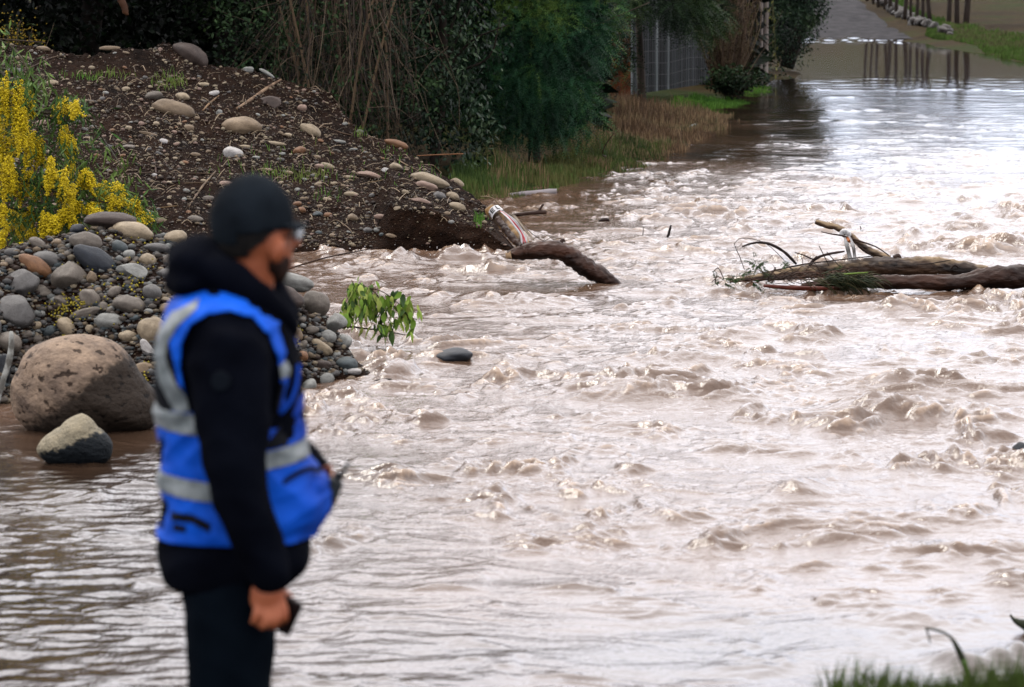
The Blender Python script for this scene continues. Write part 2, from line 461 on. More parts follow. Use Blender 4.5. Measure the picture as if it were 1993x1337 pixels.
# ---- gravel road coming down to the flood on the far side
rows = []
for D in np.linspace(96, 260, 60):
    xl = np.interp(D, [98, 130, 260], [6.3, 7.9, 12]); xr = np.interp(D, [98, 130, 260], [10.3, 11.3, 16])
    rows.append([(xx, D, gz1(xx, D) + .035) for xx in np.linspace(xl, xr, 14)])
V = np.array(rows).reshape(-1, 3); nr, nc = 60, 14
V[:, 2] += .02 * perlin(V[:, 0] * 2, V[:, 1] * .6, 91)
ee = np.tile(np.abs(np.linspace(-1, 1, 14)), 60); V[:, 2] -= .09 * sstep(.75, 1, ee) + .0
ii = np.arange(nr - 1)[:, None] * nc + np.arange(nc - 1)[None]
F = np.stack([ii, ii + 1, ii + nc + 1, ii + nc], -1).reshape(-1, 4)
road = tag(link('road', mesh_from('road', V, [F], [simple('gravel_road', (.032, .031, .034), (.072, .069, .073), scale=3.5, rough=1, bump=.5, bscale=30, spec=.03, stretch=(1, .35, 1))])), kind='structure')

# ---- soil of the banks
def soil_mat(name, lo=(.0024, .0012, .0008), hi=(.013, .0065, .0038)):
    m, n, b = new_mat(name)
    tcn = N(n, 'ShaderNodeTexCoord')
    na = N(n, 'ShaderNodeTexNoise', Scale=2.2, Detail=8, Roughness=.7)
    nb = N(n, 'ShaderNodeTexNoise', Scale=34, Detail=6, Roughness=.7)
    vo = N(n, 'ShaderNodeTexVoronoi', Scale=55)
    for q in (na, nb, vo): n.links.new(tcn.outputs['Object'], q.inputs['Vector'])
    cr = N(n, 'ShaderNodeValToRGB'); cr.color_ramp.elements[0].position = .36; cr.color_ramp.elements[1].position = .66
    cr.color_ramp.elements[0].color = (*lo, 1); cr.color_ramp.elements[1].color = (*hi, 1)
    n.links.new(na.outputs['Fac'], cr.inputs['Fac'])
    c2 = N(n, 'ShaderNodeValToRGB'); c2.color_ramp.elements[0].position = .35; c2.color_ramp.elements[1].position = .7
    c2.color_ramp.elements[0].color = (.5, .5, .5, 1); c2.color_ramp.elements[1].color = (1.6, 1.55, 1.5, 1)
    n.links.new(nb.outputs['Fac'], c2.inputs['Fac'])
    mm = N(n, 'ShaderNodeMix', data_type='RGBA', blend_type='MULTIPLY'); mm.inputs['Factor'].default_value = 1
    n.links.new(cr.outputs['Color'], mm.inputs['A']); n.links.new(c2.outputs['Color'], mm.inputs['B'])
    n.links.new(mm.outputs['Result'], b.inputs['Base Color'])
    b.inputs['Roughness'].default_value = .9; b.inputs['Specular IOR Level'].default_value = .03
    ad = N(n, 'ShaderNodeMath', operation='ADD'); n.links.new(nb.outputs['Fac'], ad.inputs[0]); n.links.new(vo.outputs['Distance'], ad.inputs[1])
    bn = N(n, 'ShaderNodeBump', Strength=.8, Distance=.03); n.links.new(ad.outputs[0], bn.inputs['Height']); n.links.new(bn.outputs['Normal'], b.inputs['Normal'])
    return m
SOIL = soil_mat('dark_volcanic_soil')

def bank(name, base, crest, back, prof, nu, nv, noise):
    """base/crest: rows (px, py, D) of the photograph turned into world curves; back: drop behind the crest"""
    u = np.linspace(0, 1, nu)
    bx = np.array([tuple(G(p[0], p[1])) for p in base]); cr = np.array([tuple(W(*p)) for p in crest])
    def along(P, key):
        return np.stack([np.interp(key, np.linspace(0, 1, len(P)), P[:, i]) for i in range(3)], -1)
    # both curves are sampled by world x/y slope so that columns run away from the viewer
    def resample(P, n):
        k = np.array([p[0] / p[1] for p in P]); kk = np.linspace(K0, K1, n)
        return np.stack([np.interp(kk, k, P[:, i]) for i in range(3)], -1)
    K0 = max(bx[0][0] / bx[0][1], cr[0][0] / cr[0][1]); K1 = min(bx[-1][0] / bx[-1][1], cr[-1][0] / cr[-1][1])
    B = resample(bx, nu); Cc = resample(cr, nu)
    s = np.linspace(-.12, 1, int(nv * .75)); sb = np.linspace(0, 1, nv - len(s) + 1)[1:]
    rows = []
    kk = np.linspace(K0, K1, nu)
    for v in s:
        f, g = prof(max(v, 0), kk, Cc[:, 2])
        P = B + (Cc - B) * f[:, None]; P[:, 2] = g
        if v < 0: P = B + (Cc - B) * v * .5; P[:, 2] = v * 4.0
        rows.append(P)
    for v in sb:
        P = Cc.copy(); P[:, 1] += v * back[0]; P[:, 0] -= v * back[2] if len(back) > 2 else 0
        P[:, 2] = Cc[:, 2] * (1 - v ** 1.3) + back[1] * v ** 1.3
        rows.append(P)
    V = np.array(rows); sh = V.shape; V = V.reshape(-1, 3)
    V = noise(V)
    nr, nc = sh[0], sh[1]
    ii = np.arange(nr - 1)[:, None] * nc + np.arange(nc - 1)[None]
    F = np.stack([ii, ii + 1, ii + nc + 1, ii + nc], -1).reshape(-1, 4)
    o = tag(link(name, mesh_from(name, V, [F], [SOIL])), kind='structure')
    tree = BVHTree.FromPolygons([tuple(p) for p in V], [tuple(int(q) for q in f) for f in F])
    return o, tree
K = lambda px: (px - CX) / FPX
def mound_prof(v, kk, zc):
    hf = np.interp(kk, [K(p) for p in (300, 560, 640, 735, 760, 830, 900, 950, 985, 1005)], [.12, .16, .14, .18, .40, .35, .24, .14, .05, .0])
    hf = np.minimum(hf, zc * .9)
    w = .10
    if v < w: f = np.full_like(kk, v * .55); g = hf * (v / w) ** .8
    else:
        t = (v - w) / (1 - w); f = np.full_like(kk, .055 + .945 * t); g = hf + (zc - hf) * (t ** .95)
    return f, g
def mound_noise(V):
    a = sstep(.0, .25, V[:, 2])
    V = V.copy()
    V[:, 2] += a * (.055 * fbm(V[:, 0] * .9, V[:, 1] * .7, 3, 100) + .05 * fbm(V[:, 0] * 3.2, V[:, 1] * 2.6, 3, 104) + .028 * np.clip(ridged(V[:, 0] * 5.5, V[:, 1] * 4.6, 109), -.2, 1) * sstep(-.1, .4, perlin(V[:, 0] * .9, V[:, 1] * .8, 111)) + .016 * perlin(V[:, 0] * 14, V[:, 1] * 12, 108))
    V[:, 1] += (1 - a) * .10 * fbm(V[:, 0] * 2.2, V[:, 2] * 6, 3, 110) + .03 * perlin(V[:, 0] * 9, V[:, 2] * 14, 113) * (1 - sstep(.4, .6, V[:, 2]))
    # dug clods of bare earth on the crest
    for (px, py, D, rad, hh) in [(640, 200, 40.0, .26, .13), (325, 96, 39.8, .17, .12), (175, 118, 39.2, .40, -.10), (240, 108, 39.2, .28, .05)]:
        c = W(px, py, D)
        d = np.hypot(V[:, 0] - c.x, (V[:, 1] - c.y) * .6) / rad
        V[:, 2] += hh * np.exp(-d ** 2) * (1 + .7 * perlin(V[:, 0] * 12, V[:, 1] * 10, 120))
    return V
earth_bank, BT1 = bank('earth_bank',
    [(-700, 520), (-100, 505), (300, 500), (570, 492), (740, 487), (870, 488), (960, 488), (1004, 487)],
    [(-700, 92, 38.6), (-100, 86, 38.8), (0, 86, 39), (150, 92, 39), (290, 102, 39.4), (400, 122, 39.8), (500, 140, 40), (570, 165, 40.2), (620, 190, 40.2), (665, 232, 39.8),
     (700, 256, 39.4), (760, 282, 38.8), (810, 310, 38.3), (860, 342, 37.6), (900, 368, 37), (940, 398, 36), (970, 440, 35), (990, 470, 34.4), (1006, 488, 34.1)],
    (4.0, .15, 0.4), mound_prof, 620, 200, mound_noise)

def pile_prof(v, kk, zc):
    f = np.full_like(kk, v); g = zc * np.sin(v * math.pi / 2) ** .85
    return f, g
def pile_noise(V):
    a = sstep(0, .1, V[:, 2]); V = V.copy()
    V[:, 2] += a * (.06 * fbm(V[:, 0] * 2.2, V[:, 1] * 2, 3, 140) + .025 * perlin(V[:, 0] * 9, V[:, 1] * 8, 143))
    return V
cobble_pile, BT2 = bank('cobble_bank',
    [(-600, 830), (-60, 800), (90, 765), (300, 790), (450, 790), (560, 752), (640, 735), (700, 733), (722, 731)],
    [(-600, 500, 24.4), (-60, 490, 24.4), (0, 486, 24.5), (90, 470, 24.6), (170, 450, 24.8), (250, 446, 25), (320, 462, 25.1), (400, 500, 25.2), (480, 535, 25.3), (560, 560, 25.3), (620, 600, 25.3), (655, 640, 25.2), (690, 700, 25), (722, 729, 24.6)],
    (1.4, -.3), pile_prof, 300, 110, pile_noise)
def hit(px, py, trees=(BT2, BT1)):
    o_ = Vector((0, 0, CAM_H)); d = ray(px, py).normalized()
    best = None
    for t in trees:
        h_ = t.ray_cast(o_, d, 400)
        if h_[0] is not None and (best is None or h_[3] < best[3]): best = h_
    return best
def drop(x, y, trees=(BT2, BT1)):
    best = None
    for t in trees:
        h_ = t.ray_cast(Vector((x, y, 20)), Vector((0, 0, -1)), 60)
        if h_[0] is not None and (best is None or h_[0].z > best.z): best = h_[0]
    return best
# ============================================================ STONES
def stone_material():
    m, n, b = new_mat('river_stone')
    tcn = N(n, 'ShaderNodeTexCoord'); oi = N(n, 'ShaderNodeObjectInfo')
    w = N(n, 'ShaderNodeMath', operation='MULTIPLY'); w.inputs[1].default_value = 40
    n.links.new(oi.outputs['Random'], w.inputs[0])
    na = N(n, 'ShaderNodeTexNoise', noise_dimensions='4D', Scale=1.6, Detail=7, Roughness=.62)
    nb = N(n, 'ShaderNodeTexNoise', noise_dimensions='4D', Scale=13, Detail=5, Roughness=.7)
    for q in (na, nb):
        n.links.new(tcn.outputs['Object'], q.inputs['Vector']); n.links.new(w.outputs[0], q.inputs['W'])
    c1 = N(n, 'ShaderNodeValToRGB'); c1.color_ramp.elements[0].position = .3; c1.color_ramp.elements[1].position = .7
    c1.color_ramp.elements[0].color = (.55, .52, .50, 1); c1.color_ramp.elements[1].color = (1.22, 1.2, 1.18, 1)
    n.links.new(na.outputs['Fac'], c1.inputs['Fac'])
    c2 = N(n, 'ShaderNodeValToRGB'); c2.color_ramp.elements[0].position = .30; c2.color_ramp.elements[1].position = .52
    c2.color_ramp.elements[0].color = (.45, .42, .40, 1); c2.color_ramp.elements[1].color = (1.05, 1.05, 1.05, 1)
    n.links.new(nb.outputs['Fac'], c2.inputs['Fac'])
    m1 = N(n, 'ShaderNodeMix', data_type='RGBA', blend_type='MULTIPLY'); m1.inputs['Factor'].default_value = 1
    m2 = N(n, 'ShaderNodeMix', data_type='RGBA', blend_type='MULTIPLY'); m2.inputs['Factor'].default_value = .8
    n.links.new(oi.outputs['Color'], m1.inputs['A']); n.links.new(c1.outputs['Color'], m1.inputs['B'])
    n.links.new(m1.outputs['Result'], m2.inputs['A']); n.links.new(c2.outputs['Color'], m2.inputs['B'])
    n.links.new(m2.outputs['Result'], b.inputs['Base Color'])
    b.inputs['Roughness'].default_value = .6; b.inputs['Specular IOR Level'].default_value = .16
    bn = N(n, 'ShaderNodeBump', Strength=.35, Distance=.02); n.links.new(nb.outputs['Fac'], bn.inputs['Height']); n.links.new(bn.outputs['Normal'], b.inputs['Normal'])
    return m
STONE = stone_material()
def stone_mesh(base, s, lump=.16, flat=0.0, angular=0.0):
    V = base[0].copy()
    if angular:
        # a few planes knock facets off the pebble
        r_ = np.random.default_rng(s)
        for _ in range(9):
            nrm = r_.normal(size=3); nrm /= np.linalg.norm(nrm); d = r_.uniform(.62, .85)
            k = V @ nrm - d; V = V - np.clip(k, 0, None)[:, None] * nrm * angular
    V = V * (1 + lump * p3(V + s * 3.17, 1.1, s) + lump * .35 * p3(V + s, 2.6, s + 5))[:, None]
    # egg taper
    V[:, 1:] *= (1 + .16 * math.sin(s * 1.7) * V[:, :1])
    m = np.abs(V).max(0); V = V / m
    return mesh_from('stone', V, [base[1]], [STONE])
BIG = [stone_mesh(ICO4, i, .14) for i in range(7)] + [stone_mesh(ICO4, 20 + i, .10, angular=.9) for i in range(4)]
MED = [stone_mesh(ICO3, 40 + i, .14) for i in range(7)] + [stone_mesh(ICO3, 60 + i, .1, angular=.9) for i in range(3)]
PAL = dict(cream=(.37, .30, .205), tan=(.25, .185, .12), pale=(.30, .31, .295), grey=(.135, .132, .130), dark=(.028, .034, .045), brown=(.070, .050, .042), orange=(.23, .115, .055),
           slate=(.070, .090, .098), pink=(.32, .22, .175), white=(.52, .51, .50), mid=(.175, .152, .128), earth=(.05, .03, .02))
def place_stone(px, py, w, h, rot, col, big=True, tree=(BT2, BT1), name='stone', parent=None, sink=.30, D=None, kind=None, depth=None):
    if D is None:
        hh = hit(px, py + h * .30, tree)
        if hh is None:
            if tree == (BT2,): D = 24.9
            elif tree == (BT1,): D = 39.4
            else: return None
        else: D = hh[0].y
    s = SC(D)
    c = W(px, py, D)
    a, b_ = w / 2 / s, h / 2 / s
    dpt = depth if depth else min(a, b_ * 1.35) * random.uniform(.85, 1.1)
    c.y += dpt * .35
    lib = BIG if big else MED
    c.z -= b_ * (.22 if tree == (BT1,) and D < 45 else .08)
    me_ = lib[kind] if kind is not None else random.choice(lib[:7] if random.random() < .8 else lib[7:])
    o = link(name, me_, parent, c)
    o.scale = (a, dpt, b_)
    o.rotation_euler = (random.uniform(-.15, .15), R(rot), random.uniform(-.25, .25))
    v = random.uniform(.88, 1.12)
    base = PAL[col]
    v *= .39; o.color = (base[0] * v, base[1] * v, base[2] * v, 1)
    return o
# ---- big stones one can point at: label each
def thing_stone(px, py, w, h, rot, col, label, nm='river_stone', cat='stone', **k):
    o = place_stone(px, py, w, h, rot, col, name=nm, **k)
    if o: tag(o, label, cat)
    return o
MS = [
 (368, 105, 78, 50, 28, 'brown', 'large dark brown stone standing on the crest of the earth mound against the black trees'),
 (339, 211, 92, 38, 14, 'tan', 'long tan stone tilting down to the right in the middle of the earth mound'),
 (471, 243, 82, 42, 2, 'tan', 'broad rounded tan stone, the fullest one on the earth mound'),
 (527, 197, 52, 27, 12, 'brown', 'dark brown stone lying under the pale stick on the mound'),
 (603, 252, 46, 27, 30, 'cream', 'cream and brown stone tilted down to the right near the root clod'),
 (454, 296, 42, 26, 12, 'white', 'white angular stone pointing down to the right below the broad tan stone'),
 (355, 187, 30, 18, 8, 'cream', 'small cream stone just above the long tan stone'),
 (299, 185, 38, 19, -12, 'mid', 'reddish grey stone behind the left end of the long tan stone'),
 (483, 135, 24, 15, -10, 'pale', 'pale greenish stone on the skyline of the mound'),
 (583, 292, 28, 18, -15, 'orange', 'orange tan stone right of the middle of the mound'),
 (720, 340, 54, 16, 12, 'pink', 'flat pinkish stone lying above the dark cut in the bank'),
 (770, 323, 26, 16, 10, 'cream', 'rough round cream stone above the big split cream stone'),
 (836, 349, 82, 28, 15, 'cream', 'largest cream stone on the right shoulder of the mound'),
 (831, 361, 46, 19, 15, 'pink', 'pinkish stone in front of the largest cream stone'),
 (855, 380, 27, 18, 8, 'grey', 'grey speckled round stone below the largest cream stone'),
 (882, 381, 28, 18, 25, 'cream', 'brown sided cream stone right of the grey speckled one'),
 (890, 401, 35, 18, 15, 'cream', 'oval cream stone nearest to the bank tip and the leaning stub'),
 (819, 390, 42, 12, 12, 'pink', 'long flat pink stone on the lip of the dark cut'),
 (771, 279, 50, 18, 15, 'orange', 'orange brown oval stone on the mound edge below the dry vines'),
 (618, 416, 21, 13, 0, 'slate', 'blue grey pebble stone beside the two orange ones right of the cap'),
 (587, 408, 18, 14, 10, 'orange', 'orange round stone just right of the dark cap'),
 (687, 423, 24, 17, 20, 'tan', 'round tan stone halfway between the cap and the dark cut'),
 (743, 421, 34, 11, 3, 'pink', 'pinkish brown flat stone at the left end of the dark cut'),
 (716, 447, 20, 12, 0, 'grey', 'grey round stone low on the bank above the water'),
 (84, 94, 30, 12, 5, 'tan', 'tan stone near the left crest of the mound'),
]
for r_ in MS: thing_stone(*r_[:6], r_[6], tree=(BT1,))
PS = [
 (0, 868, 150, 60, -4, 'earth', 'low dark brown boulder at the left edge beside the pointed wet one'),  # added boulder; its dark colour stands in for a black gap in shadow
 (214, 428, 104, 36, 3, 'brown', 'long dark brown stone with white glints on top of the cobble pile'),
 (258, 451, 84, 42, 10, 'cream', 'big smooth cream stone at the top of the cobble pile'),
 (341, 461, 46, 28, -8, 'cream', 'cream stone at the top right of the pile beside the black hood'),
 (192, 441, 34, 17, -8, 'cream', 'small cream stone in front of the long dark stone'),
 (151, 446, 32, 22, -10, 'dark', 'dark grey stone at the left end of the long dark stone'),
 (166, 470, 68, 42, 12, 'mid', 'grey tan stone between the yellow flowers and the blue black stone'),
 (184, 508, 102, 54, 35, 'dark', 'large blue black stone slanting down across the cobble pile'),
 (305, 482, 54, 20, 2, 'grey', 'flat grey stone below the cream stones near the hood'),
 (258, 529, 68, 36, 16, 'pale', 'smooth pale blue grey oval stone in the middle of the pile'),
 (287, 506, 34, 30, 20, 'cream', 'short cream stone above the pale blue grey oval'),
 (135, 541, 76, 66, 15, 'mid', 'angular grey tan stone below the blue black stone'),
 (93, 506, 62, 36, 15, 'grey', 'grey stone behind the orange brown one on the left of the pile'),
 (67, 517, 74, 38, 35, 'orange', 'rough orange brown stone on the left of the pile'),
 (40, 550, 74, 54, -12, 'grey', 'blocky grey stone at the left edge under the orange brown one'),
 (77, 567, 46, 27, 8, 'mid', 'small grey tan stone touching the blocky grey stone'),
 (27, 607, 80, 70, 15, 'grey', 'wedge shaped grey stone at the left edge above the pale stick'),
 (178, 541, 22, 30, 0, 'tan', 'upright tan stone right of the angular grey tan stone'),
 (250, 592, 68, 38, 10, 'mid', 'tan and brown stone below the pale blue grey oval'),
 (214, 625, 64, 32, 5, 'pale', 'pale flat oval stone above the giant boulder'),
 (166, 611, 68, 24, -14, 'mid', 'thin split grey stone lying left of the pale flat oval'),
 (248, 655, 38, 26, 8, 'cream', 'small egg shaped cream stone right above the giant boulder'),
 (294, 643, 62, 60, 30, 'cream', 'tall cream stone half hidden behind the blue vest'),
 (287, 678, 24, 46, -38, 'white', 'narrow whitish stone under the tall cream one'),
 (240, 690, 38, 16, 5, 'slate', 'thin pale blue stone on the right shoulder of the giant boulder'),
 (275, 720, 54, 32, -3, 'tan', 'tan and orange oval stone beside the vest right of the giant boulder'),
 (97, 645, 32, 25, -10, 'slate', 'pale blue stone touching the top left of the giant boulder'),
 (574, 549, 82, 36, 12, 'pale', 'pale stone with dark patches right of the bearded jaw'),
 (553, 581, 80, 56, 8, 'brown', 'dark brown smooth stone behind the front of the blue vest'),
 (614, 592, 62, 54, 8, 'mid', 'grey brown rounded stone above the speckled pale one'),
 (656, 628, 42, 40, 5, 'pale', 'speckled pale round stone at the right edge of the pile'),
 (624, 676, 54, 26, 30, 'cream', 'long cream stone slanting down at the right end of the pile'),
 (636, 656, 38, 30, 10, 'pale', 'rough pale stone above the slanting cream one'),
 (675, 709, 44, 32, 5, 'slate', 'blue green slate stone at the water edge of the pile'),
 (626, 711, 42, 24, 0, 'brown', 'purple grey stone beside the blue green slate stone'),
 (687, 723, 34, 15, -3, 'white', 'white flat stone touching the water at the end of the pile'),
 (650, 726, 26, 14, 0, 'grey', 'small grey stone between the white one and the vest at the water edge'),
 (588, 693, 24, 22, 0, 'orange', 'orange stone against the front of the vest'),
 (14, 667, 56, 44, 10, 'mid', 'grey tan stone behind the pale upright stick'),
 (6, 716, 42, 60, 5, 'dark', 'dark grey stone at the left edge below the pale stick top'),
]
keep = []
for i_, r_ in enumerate(PS):
    keep.append(r_[:4])
    thing_stone(*r_[:6], r_[6], tree=(BT2,), kind=(9 if 'wedge' in r_[6] or 'blocky' in r_[6] else 8 if 'angular' in r_[6] else None))
# ---- the giant boulder and the wet one in front of it
def special_boulder(name, px, py, w, h, rot, D, depth, shape, label, mat, sub=5):
    V, F_ = ico(sub)
    V = shape(V.copy())
    o = link(name, mesh_from(name, V, [F_], [mat]), None, W(px, py, D))
    s = SC(D); o.scale = (w / 2 / s, depth, h / 2 / s); o.rotation_euler = (0, R(rot), 0)
    return tag(o, label, 'boulder')
def boulder_mat(name, c_dry, c_dry2, c_wet, wet_dir, wet_lo, wet_hi, pit=True, wob=.5):
    m, n, b = new_mat(name)
    tcn = N(n, 'ShaderNodeTexCoord')
    na = N(n, 'ShaderNodeTexNoise', Scale=2.2, Detail=8, Roughness=.65); nb = N(n, 'ShaderNodeTexNoise', Scale=6.0, Detail=4, Roughness=.5)
    nd = N(n, 'ShaderNodeTexNoise', Scale=16.0, Detail=5, Roughness=.6)
    for q in (na, nb, nd): n.links.new(tcn.outputs['Object'], q.inputs['Vector'])
    cr = N(n, 'ShaderNodeValToRGB'); cr.color_ramp.elements[0].position = .35; cr.color_ramp.elements[1].position = .65
    cr.color_ramp.elements[0].color = (*c_dry2, 1); cr.color_ramp.elements[1].color = (*c_dry, 1)
    n.links.new(na.outputs['Fac'], cr.inputs['Fac'])
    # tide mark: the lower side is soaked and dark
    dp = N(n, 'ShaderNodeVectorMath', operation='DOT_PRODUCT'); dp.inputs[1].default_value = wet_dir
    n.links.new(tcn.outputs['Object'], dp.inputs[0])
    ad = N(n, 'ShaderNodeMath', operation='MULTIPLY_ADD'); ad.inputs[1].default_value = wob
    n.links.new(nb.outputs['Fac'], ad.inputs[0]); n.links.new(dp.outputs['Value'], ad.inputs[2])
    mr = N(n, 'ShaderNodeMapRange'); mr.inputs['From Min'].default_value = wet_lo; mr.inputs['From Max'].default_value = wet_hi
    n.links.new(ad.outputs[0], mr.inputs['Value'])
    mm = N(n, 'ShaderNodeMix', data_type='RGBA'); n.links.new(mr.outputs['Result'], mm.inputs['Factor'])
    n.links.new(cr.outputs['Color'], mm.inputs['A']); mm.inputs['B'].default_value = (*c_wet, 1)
    out = mm.outputs['Result']
    if pit:
        pr = N(n, 'ShaderNodeValToRGB'); pr.color_ramp.elements[0].position = .37; pr.color_ramp.elements[1].position = .42
        pr.color_ramp.elements[0].color = (.18, .16, .15, 1); pr.color_ramp.elements[1].color = (1, 1, 1, 1)
        n.links.new(nb.outputs['Fac'], pr.inputs['Fac'])
        m2 = N(n, 'ShaderNodeMix', data_type='RGBA', blend_type='MULTIPLY'); m2.inputs['Factor'].default_value = 1
        n.links.new(out, m2.inputs['A']); n.links.new(pr.outputs['Color'], m2.inputs['B']); out = m2.outputs['Result']
    m3 = N(n, 'ShaderNodeMix', data_type='RGBA', blend_type='MULTIPLY'); m3.inputs['Factor'].default_value = .5
    c3 = N(n, 'ShaderNodeValToRGB'); c3.color_ramp.elements[0].position = .35; c3.color_ramp.elements[1].position = .65
    c3.color_ramp.elements[0].color = (.5, .5, .5, 1); c3.color_ramp.elements[1].color = (1.2, 1.2, 1.2, 1)
    n.links.new(nd.outputs['Fac'], c3.inputs['Fac'])
    n.links.new(out, m3.inputs['A']); n.links.new(c3.outputs['Color'], m3.inputs['B'])
    n.links.new(m3.outputs['Result'], b.inputs['Base Color'])
    b.inputs['Roughness'].default_value = .7; b.inputs['Specular IOR Level'].default_value = .08
    bn = N(n, 'ShaderNodeBump', Strength=.8, Distance=.03)
    n.links.new(nb.outputs['Fac'], bn.inputs['Height']); 
    b2 = N(n, 'ShaderNodeBump', Strength=.4, Distance=.015); n.links.new(nd.outputs['Fac'], b2.inputs['Height']); n.links.new(bn.outputs['Normal'], b2.inputs['Normal'])
    n.links.new(b2.outputs['Normal'], b.inputs['Normal'])
    return m
def prof_shape(pts, lump, s):
    """radius by direction in the x/z plane from an outline (degrees -> radius)"""
    a = np.array([p[0] for p in pts]); r = np.array([p[1] for p in pts])
    def f(V):
        th = np.degrees(np.arctan2(V[:, 2], V[:, 0])) % 360
        rr = np.interp(th, np.r_[a, a[0] + 360], np.r_[r, r[0]])
        k = np.hypot(V[:, 0], V[:, 2])[:, None]
        V = V * (1 + (rr[:, None] - 1) * k ** 1.5)
        return V * (1 + lump * p3(V, 1.3, s) + lump * .3 * p3(V, 3.1, s + 9))[:, None]
    return f
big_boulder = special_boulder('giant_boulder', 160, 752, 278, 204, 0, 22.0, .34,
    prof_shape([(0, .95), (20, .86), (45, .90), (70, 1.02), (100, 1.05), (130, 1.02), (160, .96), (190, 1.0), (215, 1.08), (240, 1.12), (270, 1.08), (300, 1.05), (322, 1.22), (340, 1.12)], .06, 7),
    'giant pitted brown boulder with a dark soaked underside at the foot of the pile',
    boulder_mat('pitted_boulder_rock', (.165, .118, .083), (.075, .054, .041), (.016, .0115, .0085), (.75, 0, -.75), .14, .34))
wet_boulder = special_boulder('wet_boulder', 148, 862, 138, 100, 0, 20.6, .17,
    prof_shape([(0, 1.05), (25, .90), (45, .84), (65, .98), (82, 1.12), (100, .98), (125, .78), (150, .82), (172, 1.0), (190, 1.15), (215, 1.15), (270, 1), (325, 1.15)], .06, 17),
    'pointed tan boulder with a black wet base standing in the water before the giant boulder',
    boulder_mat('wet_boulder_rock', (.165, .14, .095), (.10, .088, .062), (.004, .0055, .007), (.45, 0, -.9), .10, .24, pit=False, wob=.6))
o = thing_stone(880, 695, 84, 36, -8, 'dark', 'dark rounded rock breaking the brown water right of the leafy branch', D=25.35, depth=.16, kind=2, nm='midstream_rock', cat='rock')
o = thing_stone(1986, 876, 34, 34, 0, 'dark', 'dark rock at the right edge of the rapids', D=21.2, depth=.06, kind=1, nm='midstream_rock', cat='rock')
# two rocks in the dry grass by the fence
o = thing_stone(1305, 267, 40, 13, -6, 'cream', 'long pale rock in the dry brown grass near the fence', D=G(1305, 272).y, kind=2, nm='grass_rock', cat='rock', depth=.09)
o = thing_stone(1352, 247, 20, 13, 0, 'pale', 'small round pale rock at the water edge of the dry grass', D=G(1352, 252).y, kind=4, nm='grass_rock', cat='rock', depth=.09)

# ---- the many cobbles of the pile and stones on the mound: pieces of their bank
def overlaps(px, py, r, lst):
    for (x_, y_, w_, h_) in lst:
        if ((px - x_) / (w_ / 2 + r * .75)) ** 2 + ((py - y_) / (h_ / 2 + r * .6)) ** 2 < 1: return True
    return False
occ = [k for k in keep] + [(160, 752, 280, 200)]
cols = ['grey', 'pale', 'mid', 'tan', 'cream', 'slate', 'brown', 'grey', 'pale', 'mid']
cnt = 0
for t in range(6000):
    if cnt >= 290: break
    px = random.uniform(-60, 722); py = random.uniform(425, 885)
    if 345 < px < 560 and random.random() < .75: continue
    sz = random.choice([26, 32, 38, 46]) * random.uniform(.85, 1.25)
    if t > 1100: sz *= .62
    if t > 2600: sz *= .7
    hh = hit(px, py, (BT2,))
    if hh is None or hh[0].z < .0 and random.random() < .5: continue
    if overlaps(px, py, sz * .5, occ): continue
    occ.append((px, py, sz * .8, sz * .55))
    o = place_stone(px, py, sz, sz * random.uniform(.5, .85), random.uniform(-35, 40), random.choice(cols), big=False, tree=(BT2,), parent=cobble_pile)
    if o: cnt += 1
EX = [(42, 112, 32, 10, 0, 'tan'), (30, 136, 36, 12, 8, 'grey'), (102, 160, 26, 11, 0, 'cream'), (79, 239, 24, 15, -15, 'pink'), (213, 93, 44, 10, 0, 'tan'), (366, 248, 24, 15, 0, 'tan'),
      (427, 218, 14, 14, 0, 'pale'), (304, 240, 14, 10, 0, 'cream'), (394, 164, 27, 11, 0, 'cream'), (415, 181, 25, 11, -15, 'white'), (318, 274, 18, 12, 20, 'white'), (290, 260, 42, 8, 15, 'tan'),
      (620, 323, 21, 12, 0, 'pink'), (636, 322, 33, 13, 14, 'cream'), (683, 377, 31, 11, 3, 'cream'), (677, 344, 22, 7, 0, 'cream'), (440, 357, 30, 14, 10, 'pink'), (639, 418, 20, 12, 5, 'orange'),
      (578, 396, 19, 12, -5, 'orange'), (761, 458, 22, 9, 10, 'tan'), (743, 456, 12, 8, 0, 'slate'), (622, 401, 13, 9, 0, 'tan'), (637, 387, 19, 8, 5, 'cream'), (751, 330, 21, 10, 8, 'white'),
      (789, 373, 17, 9, 15, 'cream'), (891, 354, 27, 14, 30, 'cream'), (658, 275, 32, 9, 8, 'pale'), (688, 290, 18, 5, 0, 'pale'), (476, 285, 29, 10, 0, 'cream'), (530, 278, 62, 9, 5, 'cream'),
      (587, 209, 20, 17, 0, 'pink'), (520, 142, 36, 8, 32, 'pale'), (213, 285, 16, 8, 0, 'slate'), (275, 240, 14, 10, 0, 'pink'), (250, 248, 14, 9, 0, 'cream'), (150, 236, 18, 9, 0, 'grey'),
      (560, 262, 16, 9, 0, 'cream'), (498, 306, 16, 10, 0, 'pale'), (545, 310, 18, 9, 0, 'grey'), (520, 330, 22, 8, 0, 'pink'), (620, 452, 14, 8, 0, 'slate'), (870, 415, 14, 9, 0, 'tan'), (380, 300, 22, 9, 5, 'tan'),
      (250, 285, 26, 12, 0, 'mid'), (170, 268, 20, 8, 0, 'tan'), (330, 355, 20, 9, 0, 'cream'), (300, 340, 12, 8, 0, 'white'), (405, 385, 24, 11, 0, 'mid'), (380, 425, 34, 14, 5, 'mid'), (310, 428, 36, 14, 5, 'tan'), (105, 362, 14, 12, 0, 'pink')]
occ = [m_[:4] for m_ in MS] + [e_[:4] for e_ in EX]
